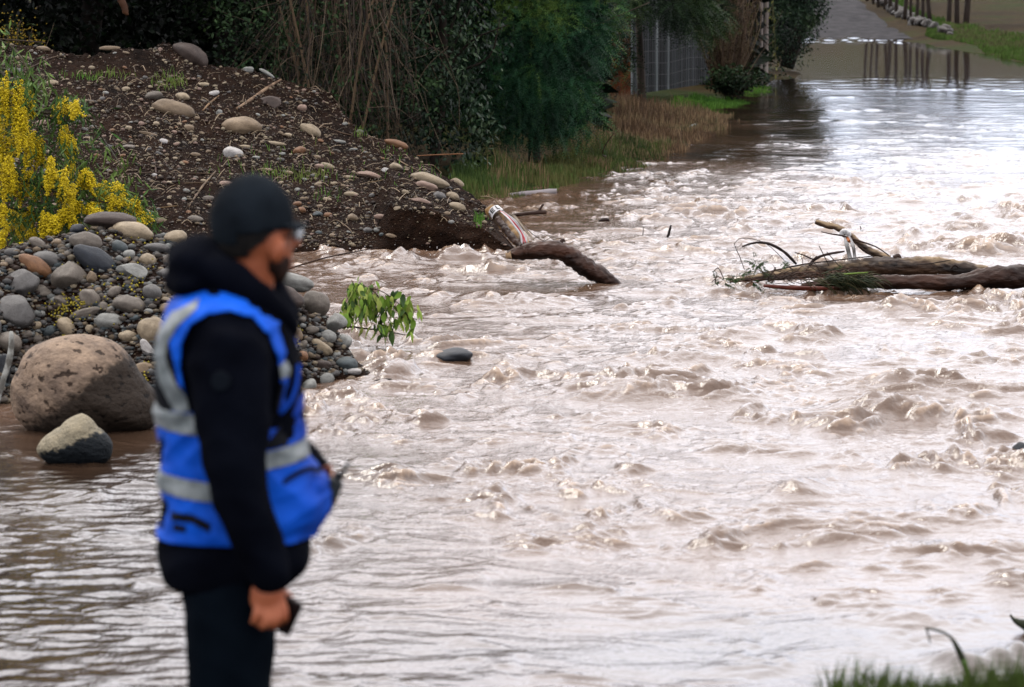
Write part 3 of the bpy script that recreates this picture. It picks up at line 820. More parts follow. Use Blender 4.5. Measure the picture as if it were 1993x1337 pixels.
for e_ in EX: place_stone(*e_, big=False, tree=(BT1,), parent=earth_bank)
cnt = len(EX)
mcols = ['cream', 'tan', 'pale', 'pink', 'grey', 'mid', 'cream', 'orange', 'tan', 'pale']
for t in range(5000):
    if cnt >= 298: break
    px = random.uniform(-20, 950); py = random.uniform(90, 470)
    hh = hit(px, py, (BT1,))
    if hh is None or hh[1].z < .25: continue
    if 735 < px < 985 and py > 400 - 0 * px + (px - 735) * .22: continue
    sz = random.choice([8, 9, 10, 12, 15]) * random.uniform(.85, 1.2)
    if overlaps(px, py, sz * .6, occ): continue
    occ.append((px, py, sz, sz * .7))
    if place_stone(px, py, sz, sz * random.uniform(.42, .7), random.uniform(-20, 30), random.choice(mcols), big=False, tree=(BT1,), parent=earth_bank): cnt += 1

# ---- pebbles and grit: nobody could count them
def pebbles(name, tree, xr, yr, n_, smin, smax, label, dens, ico_=ICO1, excl=None, seed=0, bright=1.0):
    g_ = np.random.default_rng(seed)
    B0 = [ico_[0] * (1 + .22 * p3(ico_[0] + k, 1.3, k))[:, None] for k in range(8)]
    F_ = ico_[1]
    VV = []; CC = []; k = 0; tries = 0
    pal = np.array([PAL[c] for c in (['cream', 'tan', 'tan', 'pink', 'mid', 'mid', 'brown', 'brown', 'cream', 'earth'] if tree == (BT1,) else ['cream', 'tan', 'pale', 'grey', 'grey', 'mid', 'mid', 'brown', 'slate', 'earth'])])
    while k < n_ and tries < n_ * 4:
        tries += 1
        px = g_.uniform(*xr); py = g_.uniform(*yr)
        h_ = hit(px, py, tree)
        if h_ is None or h_[0].z < .01: continue
        if g_.random() > dens(h_[0].x, h_[0].y, h_[1].z, px, py): continue
        s = smin * (smax / smin) ** (g_.random() ** 2.0)
        v = B0[g_.integers(8)] * np.array([s, s * g_.uniform(.6, 1), s * g_.uniform(.35, .7)])
        a = g_.uniform(0, 6.28); ca, sa = math.cos(a), math.sin(a)
        v = np.stack([v[:, 0] * ca - v[:, 1] * sa, v[:, 0] * sa + v[:, 1] * ca, v[:, 2]], -1)
        VV.append(v + np.array(h_[0]) + np.array(h_[1]) * s * .25)
        CC.append(np.broadcast_to(pal[g_.integers(len(pal))] * g_.uniform(.6, 1.1) * bright, (len(v), 3)))
        k += 1
    V = np.vstack(VV); nb_ = len(B0[0])
    F2 = (F_[None] + (np.arange(len(VV)) * nb_)[:, None, None]).reshape(-1, 3)
    o = link(name, mesh_from(name, V, [F2], [PEB], True, np.vstack(CC)))
    return tag(o, label, 'pebbles', kind='stuff')
PEB = simple('pebble', (.7, .7, .7), (1, 1, 1), scale=30, rough=.7, bump=0, tint=True, spec=.1)
ICO0 = (lambda b: (np.array([v.co[:] for v in b.verts]), np.array([[v.index for v in f.verts] for f in b.faces])))
bm_ = bmesh.new(); bmesh.ops.create_icosphere(bm_, subdivisions=1, radius=1.0)
phi = (1 + 5 ** .5) / 2
_o = np.array([[0, 1, 0], [1, 0, 0], [0, 0, 1], [-1, 0, 0], [0, 0, -1], [0, -1, 0]], float)
OCT = (_o, np.array([[0, 2, 1], [0, 3, 2], [0, 4, 3], [0, 1, 4], [5, 1, 2], [5, 2, 3], [5, 3, 4], [5, 4, 1]]))
bm_.free()
def dens_m(x_, y_, nz_, px, py):
    if nz_ < .3: return .05
    cut = 735 < px < 990 and py > 396 + (px - 735) * .25
    if cut: return .04
    d = .35 + .9 * float(fbm(np.array([x_ * 1.3]), np.array([y_ * 1.1]), 3, 160)[0] + .25)
    if 130 < px < 290 and 100 < py < 150: d *= .15
    if px < 560 and py > 360: d *= .5
    return min(max(d, .08), 1)
pebbles('gravel', (BT1,), (-120, 1000), (84, 480), 4600, .010, .032, 'coarse pale gravel strewn over the dark earth mound', dens_m, ICO1, seed=3)
pebbles('grit', (BT1,), (-120, 1000), (84, 480), 17000, .005, .013, 'fine pale grit in the dark soil of the earth mound', dens_m, OCT, seed=4)
def dens_p(x_, y_, nz_, px, py): return .35 if 345 < px < 540 else .9
pebbles('gravel', (BT2,), (-80, 725), (420, 890), 6000, .010, .038, 'small stones and gravel filling the gaps of the cobble pile', dens_p, ICO1, seed=5, bright=.8)
# ============================================================ VEGETATION AND FENCE
def leaf_mat(name, spec=.35, rough=.45, trans=0.12):
    m, n, b = new_mat(name)
    at = N(n, 'ShaderNodeAttribute', attribute_name='tint')
    sc_ = N(n, 'ShaderNodeVectorMath', operation='SCALE'); sc_.inputs['Scale'].default_value = ALB; n.links.new(at.outputs['Color'], sc_.inputs[0]); at = sc_
    n.links.new(at.outputs[0], b.inputs['Base Color'])
    b.inputs['Roughness'].default_value = rough; b.inputs['Specular IOR Level'].default_value = spec
    tr = N(n, 'ShaderNodeBsdfTranslucent'); ms = N(n, 'ShaderNodeMixShader'); ms.inputs[0].default_value = trans
    n.links.new(at.outputs[0], tr.inputs['Color'])
    n.links.new(b.outputs[0], ms.inputs[1]); n.links.new(tr.outputs[0], ms.inputs[2])
    n.links.new(ms.outputs[0], n.nodes['Material Output'].inputs['Surface'])
    return m
LEAF = leaf_mat('leaf', .08, .6); LEAF_GLOSS = leaf_mat('glossy_leaf', .09, .42, .05); STRAW = leaf_mat('straw', .2, .7, .1)
BARK = simple('bark', (.035, .025, .018), (.10, .075, .055), scale=5, rough=.85, bump=.8, bscale=14, stretch=(1, 1, .3), tint=True)

def leaves_np(C, L, Wd, g, droop=.3, tint=None, var=.35, nrm_up=0.0):
    """C (n,3) leaf bases; each leaf is a folded diamond of 2 quads' worth of triangles"""
    n = len(C)
    d = g.normal(size=(n, 3)); d[:, 2] = d[:, 2] * .6 - droop * 1.5; d /= np.linalg.norm(d, axis=1)[:, None]
    u = g.normal(size=(n, 3)); u[:, 2] += nrm_up
    s = np.cross(d, u); s /= np.linalg.norm(s, axis=1)[:, None] + 1e-9
    nn = np.cross(s, d)
    L = L * g.uniform(.6, 1.3, n)[:, None]; Wd = Wd * g.uniform(.7, 1.2, n)[:, None]
    a = C; b = C + d * L * .45 + s * Wd * .5 - nn * Wd * .12; c = C + d * L - nn * L * .12 * g.uniform(0, 1.5, n)[:, None]; e = C + d * L * .45 - s * Wd * .5 - nn * Wd * .12
    V = np.stack([a, b, c, e], 1).reshape(-1, 3)
    F_ = (np.array([[0, 1, 2], [0, 2, 3]])[None] + (np.arange(n) * 4)[:, None, None]).reshape(-1, 3)
    t = np.array(tint)
    if t.ndim == 1: t = np.broadcast_to(t, (n, 3))
    col = np.repeat(t * g.uniform(1 - var, 1 + var, n)[:, None], 4, axis=0)
    return V, F_, col
def blob_points(blobs, n, g, shell=.55):
    """points through ellipsoids, denser towards the outside; clumped"""
    w = np.array([b[3] * b[4] * b[5] for b in blobs]) ** .75; w /= w.sum()
    idx = g.choice(len(blobs), n, p=w); B = np.array(blobs)[idx]
    d = g.normal(size=(n, 3)); d /= np.linalg.norm(d, axis=1)[:, None]
    r = g.uniform(shell, 1.05, n) ** .7
    P = B[:, :3] + d * r[:, None] * B[:, 3:6]
    k = 1 + .22 * p3(d * 1.0 + idx[:, None] * .77, 2.1, 5)
    P = B[:, :3] + (P - B[:, :3]) * k[:, None]
    return P
def clump(P, per, spread, g):
    n = len(P)
    Q = np.repeat(P, per, axis=0) + g.normal(size=(n * per, 3)) * spread
    return Q
def tints(P, pal, g, f=2.0, s=0):
    """leaf colour by clump of the plant: young and old foliage"""
    k = (.5 + .9 * p3(P, f, s)) + g.normal(size=len(P)) * .18
    k = np.clip(k, 0, .999) * (len(pal) - 1)
    i = k.astype(int); f_ = (k - i)[:, None]; pal = np.array(pal)
    return pal[i] * (1 - f_) + pal[np.minimum(i + 1, len(pal) - 1)] * f_
def trunk_mesh(base, top, r0, r1, limbs, g, lean=.3, spread=1.6, c=(1, 1, 1)):
    m = MB()
    b, t = np.array(base, float), np.array(top, float)
    pts = [b, b * .66 + t * .34 + g.normal(size=3) * [lean, lean, 0] * .4, b * .33 + t * .67 + g.normal(size=3) * [lean, lean, 0] * .5, t]
    q = smooth_pts(pts, 12); m.tube(q, np.linspace(r0, r1, 12), 8, c, rough=.12, seed=g.random() * 9)
    for k in range(limbs):
        i = g.integers(4, 11); p = q[i]; d = g.normal(size=3); d[2] = abs(d[2]) + .3; d /= np.linalg.norm(d)
        e = p + d * g.uniform(.5, 1) * spread; mid = (p + e) / 2 + g.normal(size=3) * .12 * spread
        m.tube(smooth_pts([p, mid, e], 8), np.linspace(r1 * .7, r1 * .15, 8), 5, c)
    return m
def tree(name, label, cat, base, top, r0, r1, blobs, nclump, per, spread, L, Wd, pal, seed, droop=.3, mat=None, limbs=8, group=None, var=.35, shell=.5, tf=2.0, lspread=1.6):
    g = np.random.default_rng(seed)
    t = empty(name, base, label=label, cat=cat, group=group)
    m = trunk_mesh((0, 0, 0), np.array(top) - np.array(base), r0, r1, limbs, g, spread=lspread, c=(.35, .3, .28))
    m.build('trunk', BARK, t)
    P = blob_points(blobs, nclump, g, shell); P = clump(P, per, spread, g)
    V, F_, c = leaves_np(P, L, Wd, g, droop, tints(P, pal, g, tf, seed), var)
    V = V - np.array(base)
    o = link('crown', mesh_from('crown', V, [F_], [mat or LEAF], False, c), t)
    return t
DK = [(.0025, .005, .0025), (.004, .009, .004), (.010, .020, .007)]
MID = [(.010, .022, .010), (.020, .045, .016), (.040, .080, .026)]
GRN = [(.009, .034, .018), (.020, .080, .038), (.045, .150, .050), (.18, .30, .06)]
def wx_(px, D): return (px - CX) / FPX * D * 1.0
# dark wood behind everything on the left bank: closes the view between the trunks
g = np.random.default_rng(300)
n_ = 70000
px = g.uniform(-500, 1480, n_); Dd = g.uniform(50, 56, n_) + np.where(px > 1165, 17.5, 0)
hmax = np.interp(px, [-500, 180, 520, 1000, 1200, 1300, 1500], [14.0, 9.5, 4.6, 4.0, 3.9, 3.8, 3.4])
P = np.stack([(px - CX) / FPX * Dd, Dd, g.uniform(0, 1, n_) ** 1.25 * hmax], -1)
V, F_, c = leaves_np(P, .26, .15, g, .2, tints(P, DK, g, .8, 4), .5)
o = link('woodland', mesh_from('woodland', V, [F_], [LEAF], False, c))
tag(o, 'dark mass of trees closing off the left bank behind the thicket', 'woodland', kind='stuff')

def B_(px, D, z, rx, ry, rz): return ((px - CX) / FPX * D, D, z, rx, ry, rz)
# big shade trees over the mound (their crowns are above the picture, a few leaves hang into it)
SH = [(-150, 46.5, 'tall dark tree at the far left behind the crest of the mound'), (130, 46.0, 'dark tree behind the mound crest, its leaves black behind the small yellow bush'),
      (400, 45.5, 'dark tree behind the big brown stone on the mound crest')]
for i, (px, D, lab) in enumerate(SH):
    x0 = wx_(px, D)
    tree('shade_tree', lab, 'tree', (x0, D + 1.5, .2), (x0 + .3, D + 1, 4.6), .16, .09,
         [B_(px - 60, D - 1.5, 3.9, 2.4, 2.6, 1.1), B_(px + 110, D, 4.1, 2.6, 2.4, 1.1), B_(px, D + .8, 2.0, 1.9, 1.2, 1.7), B_(px + 60, D - 3.2, 3.7, 1.8, 2.0, .8), B_(px - 40, D + 1, 4.4, 2.6, 2.4, 1.0)],
         2600, 9, .16, .11, .06, DK, 310 + i, .35, LEAF_GLOSS, limbs=12, var=.5)
# ivy-like leafy sprays hanging in front of the black: a few lit leaves
# dry vine tangle
def vines():
    g = np.random.default_rng(330)
    t = empty('dry_vine_tangle', W(660, 240, 41.6), label='brown tangle of dry hanging vines and stems on the mound edge', cat='vines')
    off = np.array(t.location)
    pal = [(.12, .072, .04), (.055, .034, .020), (.22, .16, .10), (.03, .02, .013)]
    m = MB()
    for k in range(330):
        D = g.uniform(41.0, 44.0)
        top = g.normal(675, 62) if k % 3 else g.uniform(540, 790)
        px0 = top; py0 = g.uniform(-160, 30) if k % 4 else g.uniform(20, 170)
        ln = g.uniform(140, 420)
        swx = g.normal((px0 - 640) * .35, 45)
        py1 = min(py0 + ln, np.interp(px0 + swx, [400, 500, 620, 700, 760, 800, 900], [130, 150, 210, 275, 290, 320, 370]) + 4)
        pts = [(px0, py0), (px0 + swx * .2 + g.normal() * 8, py0 * .66 + py1 * .34), (px0 + swx * .55 + g.normal() * 12, py0 * .33 + py1 * .67), (px0 + swx, py1)]
        q = smooth_pts([tuple(W(a, b, D + g.normal() * .08)) for a, b in pts], 10)
        r = g.choice([.0035, .0045, .006, .010], p=[.45, .35, .15, .05])
        m.tube(q - off, np.linspace(r, r * .5, 10), 4, np.array(pal[g.integers(4)]) * g.uniform(.5, 1.1), caps=False)
    for k in range(230):   # side twigs crossing every way
        D = g.uniform(41.0, 43.5); a, b = g.uniform(480, 830), g.uniform(0, 270)
        if b > np.interp(a, [400, 500, 620, 700, 830], [130, 150, 200, 260, 300]): continue
        an = g.uniform(0, 6.28); l = g.uniform(25, 110)
        q = smooth_pts([tuple(W(a, b, D)), tuple(W(a + math.cos(an) * l * .5 + g.normal() * 8, b + math.sin(an) * l * .5 + g.normal() * 8, D)), tuple(W(a + math.cos(an) * l, b + math.sin(an) * l * .9, D + g.normal() * .2))], 7)
        m.tube(q - off, np.linspace(.004, .002, 7), 4, np.array(pal[g.integers(4)]) * g.uniform(.4, 1.0), caps=False)
    m.build('stems', STRAW, t)
    m = MB()
    for k in range(7):
        D = g.uniform(41.5, 43); px0 = g.uniform(560, 790); an = g.normal(0, 60)
        q = smooth_pts([tuple(W(px0 + an, -60, D)), tuple(W(px0 + an * .4 + g.normal() * 10, 90, D)), tuple(W(px0, np.interp(px0, [500, 620, 700, 800], [150, 205, 270, 315]), D))], 12)
        m.tube(q - off, np.linspace(.012, .018, 12), 5, np.array((.26, .17, .09)) * g.uniform(.5, 1), rough=.1)
    m.build('branches', STRAW, t)
    P = np.array([tuple(W(g.uniform(430, 860), g.uniform(-20, 290), g.uniform(41.2, 45))) for _ in range(1500)])
    P = clump(P, 5, .07, g)
    V, F_, c = leaves_np(P - off, .06, .035, g, .5, tints(P, MID, g, 2), .4)
    link('leaves', mesh_from('leaves', V, [F_], [LEAF], False, c), t)
vines()
# leafy dark shrubs in the middle
tree('leafy_shrub', 'dark broadleaf shrub with hanging glossy leaves right of the dry vines', 'shrub', (wx_(840, 42.6), 42.6, .1), (wx_(850, 43), 43, 3.2), .06, .03,
     [B_(800, 43.6, 2.6, .75, .7, .9), B_(850, 42.8, 1.6, .55, .6, .9), B_(880, 42.6, .75, .42, .5, .6), B_(870, 43, 2.8, .7, .7, .6), B_(940, 43.5, 2.7, .7, .6, .6), B_(915, 43.4, 1.7, .4, .5, .6), B_(790, 43.5, 1.3, .5, .5, .8), B_(850, 43.3, 3.9, 1.3, 1.0, .8)],
     2300, 8, .09, .075, .036, [(.003, .010, .005), (.007, .022, .010), (.018, .044, .020), (.07, .11, .055)], 340, .75, LEAF_GLOSS, limbs=14, var=.5)
tree('leafy_shrub', 'shrub with small dark leaves between the yellow stick and the broadleaf shrub, above the mound', 'shrub', (wx_(560, 44.5), 44.5, .2), (wx_(560, 44.8), 44.8, 3), .05, .03,
     [B_(480, 45, 2.3, .9, .7, .7), B_(560, 44.8, 1.9, .7, .6, .8), B_(650, 44.6, 1.6, .7, .6, .9), B_(400, 45, 2.5, .7, .6, .5), B_(720, 44.5, 1.2, .6, .5, .8)],
     1500, 7, .10, .07, .045, [(.008, .016, .008), (.018, .034, .014), (.05, .085, .022)], 345, .4, LEAF, limbs=8, var=.5)
# feathery green wattle
def wattle(name, label, base, blobs, n, seed, pal, slen=.22, per=12, ll=.05, lw=.010, limbs=9, top=None, r0=.07):
    g = np.random.default_rng(seed)
    t = empty(name, base, label=label, cat='tree')
    trunk_mesh((0, 0, 0), np.array(top or (base[0], base[1] + .3, 4.0)) - np.array(base), r0, .03, limbs, g, spread=1.5).build('trunk', BARK, t)
    P = blob_points(blobs, n, g, .55)
    cen = np.array(blobs)[:, :3].mean(0)
    d = (P - cen); d /= np.linalg.norm(d, axis=1)[:, None] + 1e-9
    d = d * .6 + g.normal(size=d.shape) * .6; d[:, 2] -= .05; d /= np.linalg.norm(d, axis=1)[:, None]
    side = np.cross(d, g.normal(size=d.shape)); side /= np.linalg.norm(side, axis=1)[:, None]
    k = np.linspace(.1, 1, per)
    sl = slen * g.uniform(.6, 1.3, n)
    A = P[:, None] + d[:, None] * (k[None, :, None] * sl[:, None, None]); A[:, :, 2] -= (k ** 2 * .3)[None] * sl[:, None]
    sg = np.where(np.arange(per) % 2 == 0, 1, -1)[None, :, None]
    dirs = side[:, None] * sg + d[:, None] * .7; dirs /= np.linalg.norm(dirs, axis=2)[..., None]
    wv = np.cross(dirs, side[:, None] * 0 + np.cross(side, d)[:, None]); wv /= np.linalg.norm(wv, axis=2)[..., None] + 1e-9
    ln = (ll * (1.15 - .6 * k))[None, :, None]
    v0 = A - wv * lw * .5; v1 = A + wv * lw * .5; v2 = A + dirs * ln
    V = np.stack([v0, v1, v2], 2).reshape(-1, 3) - np.array(base)
    F_ = np.arange(len(V)).reshape(-1, 3)
    tc_ = tints(P, pal, g, 1.6, seed) * g.uniform(.7, 1.3, n)[:, None]
    c = np.repeat(tc_, per * 3, axis=0)
    link('crown', mesh_from('crown', V, [F_], [LEAF], False, c), t)
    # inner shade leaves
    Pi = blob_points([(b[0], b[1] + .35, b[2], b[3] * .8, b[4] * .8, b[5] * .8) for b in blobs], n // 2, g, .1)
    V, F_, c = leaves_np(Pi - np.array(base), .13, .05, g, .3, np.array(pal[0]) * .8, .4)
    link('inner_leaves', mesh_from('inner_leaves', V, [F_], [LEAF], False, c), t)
    return t
wattle('wattle_tree', 'feathery bright green wattle leaning over the flooded bank', (wx_(1040, 45.2), 45.2, .1),
    [B_(950, 44.6, 1.0, .5, .5, .6), B_(1010, 44.8, 1.4, .6, .6, .7), B_(1080, 45.0, 1.45, .55, .6, .75), B_(1120, 45.3, 2.0, .55, .6, .7), B_(1040, 45.2, 2.2, .7, .6, .6), B_(1000, 44.6, .70, .7, .5, .42), B_(1090, 44.9, .75, .5, .5, .42),
     B_(1150, 46, 1.6, .32, .5, .5), B_(1160, 45.8, 2.7, .5, .6, .5), B_(1060, 45.5, 3.1, .9, .7, .6), B_(940, 44.8, 2.3, .6, .6, .7)], 9500, 350, GRN)
wattle('wattle_tree', 'green wattle whose boughs hang over the top of the grey fence', (wx_(1250, 60), 60.0, .1),
    [B_(1180, 56, 1.95, .55, .8, .45), B_(1280, 58, 1.85, .8, .9, .42), B_(1340, 59, 1.62, .5, .7, .45), B_(1375, 60, 1.6, .32, .8, .55), B_(1300, 58, 2.6, 1.3, .9, .5), B_(1240, 58, 3.6, 1.2, 1.2, .7), B_(1360, 60, 3.7, 1.3, 1.2, .7), B_(1200, 55, 1.1, .25, .4, .6)], 6800, 352,
    [(.010, .022, .012), (.020, .045, .018), (.040, .085, .026), (.085, .13, .035)], slen=.3, ll=.07, lw=.016)
# ---- fence of upright boards, wire mesh in front, rusty post
def fence():
    g = np.random.default_rng(400)
    b0 = W(1222, 202, 61.5); b1 = W(1392, 186, 65.5); b0.z = .16; b1.z = .2
    t = empty('board_fence', b0, label='weathered grey fence of upright boards with wire mesh in front', cat='fence')
    d = (b1 - b0); Ltot = d.length; u = d.normalized(); ang = math.atan2(u.y, u.x)
    x_ = 0.0; k = 0
    mats = [simple('light_board', (.15, .175, .18), (.25, .28, .285), scale=3, rough=.8, bump=.4, stretch=(6, 6, .6)),
            simple('grey_board', (.030, .036, .040), (.06, .068, .073), scale=3, rough=.85, bump=.5, stretch=(6, 6, .6)),
            simple('dark_board', (.013, .015, .017), (.032, .035, .038), scale=3, rough=.85, bump=.5, stretch=(6, 6, .6))]
    while x_ < Ltot - .05:
        w = g.uniform(.085, .13); h = 1.78 + g.uniform(-.06, .06)
        m = MB(); rot = Matrix.Rotation(ang + g.normal() * .02, 4, 'Z') @ Matrix.Rotation(g.normal() * .006, 4, 'Y')
        off = u * (x_ + w / 2) + Vector((0, g.uniform(-.012, .012), h / 2))
        m.box(off, (w - .016, .022, h), rot)
        light = k < 2 or (k in (12, 17))
        m.build('plank', mats[0] if light else mats[1 + int(g.random() < .45)], t, smooth=False)
        x_ += w; k += 1
    m = MB()
    nrm = Vector((u.y, -u.x, 0))
    for z in np.linspace(.1, 1.6, 9):
        m.tube([tuple(nrm * .12 + u * s + Vector((0, 0, z + .02 * math.sin(s * 3)))) for s in np.linspace(0, Ltot, 12)], .0022, 4)
    for s in np.arange(0, Ltot, .16):
        m.tube([tuple(nrm * .12 + u * s + Vector((0, 0, z))) for z in np.linspace(.08, 1.62, 4)], .0018, 4)
    m.build('wire_mesh', simple('galvanised_wire', (.09, .10, .105), rough=.6, bump=0, spec=.2), t)
    post = W(1219, 208, 60.8); post.z = .1
    tp = empty('rusty_gate_post', post, label='orange rusty post at the left end of the grey fence', cat='post')
    rust = simple('rust', (.16, .045, .018), (.30, .095, .035), scale=6, rough=.9, bump=.5)
    m = MB(); m.box((0, 0, .95), (.13, .10, 1.9)); m.build('post', rust, tp, smooth=False)
    m = MB(); m.box((-.17, .02, .82), (.16, .03, 1.5)); m.build('sheet_panel', rust, tp, smooth=False)
    m = MB(); m.box((-.07, -.03, .40), (.06, .05, .9), Matrix.Rotation(.1, 4, 'Y')); m.build('brace', rust, tp, smooth=False)
    e = W(1388, 188, 65.2); e.z = .15
    o = link('fence_post', None, None) if False else None
    m = MB(); m.box((0, 0, .85), (.09, .09, 1.7)); o = m.build('end_post', simple('red_brown_post', (.09, .03, .02), (.14, .05, .03), rough=.9), None, smooth=False)
    o.location = e; tag(o, 'dark red brown post closing the right end of the grey fence', 'post')
fence()
# dry twiggy bush at the end of the fence
def twig_bush(name, label, base, n, h, w, pal, seed, mat, leafpal=None, nleaf=0, lw=(.05, .02), cat='bush', tw=.004):
    g = np.random.default_rng(seed); t = empty(name, base, label=label, cat=cat); m = MB(); ends = []
    for k in range(n):
        a = g.uniform(0, 6.28); r = abs(g.normal(0, .45)); e = np.array([math.cos(a) * w * r, math.sin(a) * w * r * .7, h * g.uniform(.4, 1.05)])
        s = np.array([e[0] * .25, e[1] * .25, 0]); md = (s + e) / 2 + g.normal(size=3) * .06 * h; md[2] += .1 * h
        q = smooth_pts([s, md, e], 8); m.tube(q, np.linspace(tw, tw * .4, 8), 4, np.array(pal[g.integers(len(pal))]) * g.uniform(.6, 1.2), caps=False); ends.append(q[3:])
    m.build('stems', mat, t)
    if nleaf:
        E = np.vstack(ends); P = E[g.integers(len(E), size=nleaf)] + g.normal(size=(nleaf, 3)) * .04
        V, F_, c = leaves_np(P, lw[0], lw[1], g, .2, tints(P, leafpal, g, 2), .4)
        link('leaves', mesh_from('leaves', V, [F_], [LEAF], False, c), t)
    return t
BR = [(.15, .09, .055), (.22, .14, .08), (.10, .06, .04), (.28, .20, .12)]
b = G(1412, 196); twig_bush('dry_bush', 'brown dry bush at the right end of the grey fence', (b.x, b.y, .15), 420, 2.0, .75, BR, 410, STRAW, [(.06, .04, .02), (.10, .07, .03)], 1600, (.06, .03), tw=.007)
b = G(1395, 199); twig_bush('green_bush', 'low dark green bush at the foot of the dry bush', (b.x + .2, b.y, .1), 120, .45, .8, BR, 411, STRAW, MID, 3000, (.07, .04))
# weeping willow strands
def willow():
    g = np.random.default_rng(420); D = 70.0; b = (wx_(1455, D), D, .1)
    t = empty('weeping_willow', b, label='yellow green weeping willow left of the tall pole', cat='tree')
    trunk_mesh((0, 0, 0), (-.5, .5, 4.5), .12, .06, 8, g).build('trunk', BARK, t)
    V_, F_, C_ = [], [], []; n0 = 0; m = MB()
    for k in range(210):
        px = g.normal(1448, 15); dd = D - 1 + g.uniform(-1, 1.0); z1 = max(g.normal(.9, .7), .25)
        x0 = (px - CX) / FPX * dd - b[0]; sw = g.normal() * .12
        q = smooth_pts([(x0, dd - b[1], 4.6), (x0 + sw * .4, dd - b[1], 3.0), (x0 + sw, dd - b[1], z1)], 12)
        m.tube(q, .004, 3, (.16, .15, .05), caps=False)
        P = q[g.integers(2, 12, size=46)] + g.normal(size=(46, 3)) * .035; P[:, 2] += g.uniform(-.15, .15, 46)
        v, f, c = leaves_np(P, .10, .018, g, 1.6, np.array((.26, .26, .055)) * g.uniform(.35, 1.1), .3)
        V_.append(v); F_.append(f + n0); C_.append(c); n0 += len(v)
    m.build('strands', STRAW, t)
    link('leaves', mesh_from('leaves', np.vstack(V_), [np.vstack(F_)], [LEAF], False, np.vstack(C_)), t)
willow()
# utility poles: two side by side
pm = simple('weathered_pole', (.17, .14, .125), (.34, .29, .26), scale=4, rough=.85, bump=.4, stretch=(3, 3, .3))
for (px, D, lab, r) in [(1479, 68.2, 'left one of the two weathered poles standing side by side in the flood', .040), (1488, 68.6, 'right and thicker one of the two weathered poles side by side', .055)]:
    m = MB(); m.tube([(0, 0, z) for z in np.linspace(-.4, 7.5, 14)], np.linspace(r * 1.1, r * .8, 14), 10, rough=.05); x0 = wx_(px, D)
    o = m.build('utility_pole', pm); o.location = (x0, D, .05); tag(o, lab, 'pole')
# bush hanging over the far shore
tree('shore_tree', 'dense dark green tree at the bend, right of the poles', 'tree', (wx_(1530, 75), 75, .1), (wx_(1530, 75.5), 75.5, 4), .14, .06,
     [B_(1525, 75, .95, .55, .8, .75), B_(1560, 75.3, 1.4, .45, .8, .6), B_(1530, 75.5, 2.2, .8, .9, .7), B_(1575, 75.8, 2.4, .5, .8, .55), B_(1545, 76, 3.6, 1.0, 1.1, .9), B_(1500, 76.5, 1.4, .3, .7, 1.0), B_(1595, 76.5, 2.75, .35, .6, .4)],
     5200, 7, .09, .09, .03, [(.006, .014, .008), (.014, .034, .018), (.028, .060, .028), (.06, .095, .04)], 430, .5, LEAF, limbs=12)
# ---- sapling row on the far side
tr = [(1688, 2, 6, 132), (1700, 8, 5, 130), (1710, 14, 6, 128), (1722, 18, 7, 124), (1733, 24, 8, 122), (1745, 30, 7, 119), (1760, 38, 8, 115.5), (1772, 43, 6, 113), (1784, 46, 7, 112), (1796, 49, 7, 110.5), (1812, 52, 9, 108.5),
      (1846, 58, 9, 106), (1863, 65, 10, 103.6), (1879, 67, 12, 103)]
ords = ['far end', 'second', 'third', 'fourth', 'fifth', 'sixth', 'seventh', 'eighth', 'ninth', 'tenth', 'eleventh', 'twelfth', 'thirteenth', 'nearest']
for i, (px, py, w, D) in enumerate(tr):
    g = np.random.default_rng(440 + i)
    # D from the ground surface under that pixel
    lo_, hi_ = 100.0, 160.0
    for _ in range(30):
        md = (lo_ + hi_) / 2; p = W(px, py, md)
        if p.z > gz1(p.x, p.y): lo_ = md
        else: hi_ = md
    D = min(lo_, 140); x0 = W(px, py, D).x; z0 = gz1(x0, D)
    lab = f'slim dark trunk, {ords[i]} in the row along the road counted from the road\'s far end' if 0 < i < 13 else ('farthest slim trunk of the row, up by the road' if i == 0 else 'nearest and thickest dark trunk of the row beside the road')
    t = empty('slim_tree', (x0, D, z0), label=lab, cat='tree', group='row of slim trees beside the far road')
    r = w / 2 / SC(D)
    m = MB(); q = smooth_pts([(0, 0, -.1), (g.normal() * .05, 0, 1.2), (g.normal() * .10, 0, 2.6), (g.normal() * .2, 0, 5.6)], 12)
    m.tube(q, np.linspace(r * 1.1, r * .35, 12), 7, (.55, .5, .5), rough=.15, seed=i); 
    for k in range(6):
        p = q[g.integers(7, 12)]; e = p + np.array([g.normal() * .6, g.normal() * .6, g.uniform(.3, .9)])
        m.tube(smooth_pts([p, (p + e) / 2, e], 4), np.linspace(r * .3, r * .1, 4), 4, (.5, .45, .45))
    m.build('trunk', BARK, t)
    P = blob_points([(0, 0, 4.9, .8, .8, .9)], 130, g, .2); P = clump(P, 4, .12, g)
    V, F_, c = leaves_np(P, .12, .06, g, .3, tints(P, MID, g, 2), .4)
    link('crown', mesh_from('crown', V, [F_], [LEAF], False, c), t)
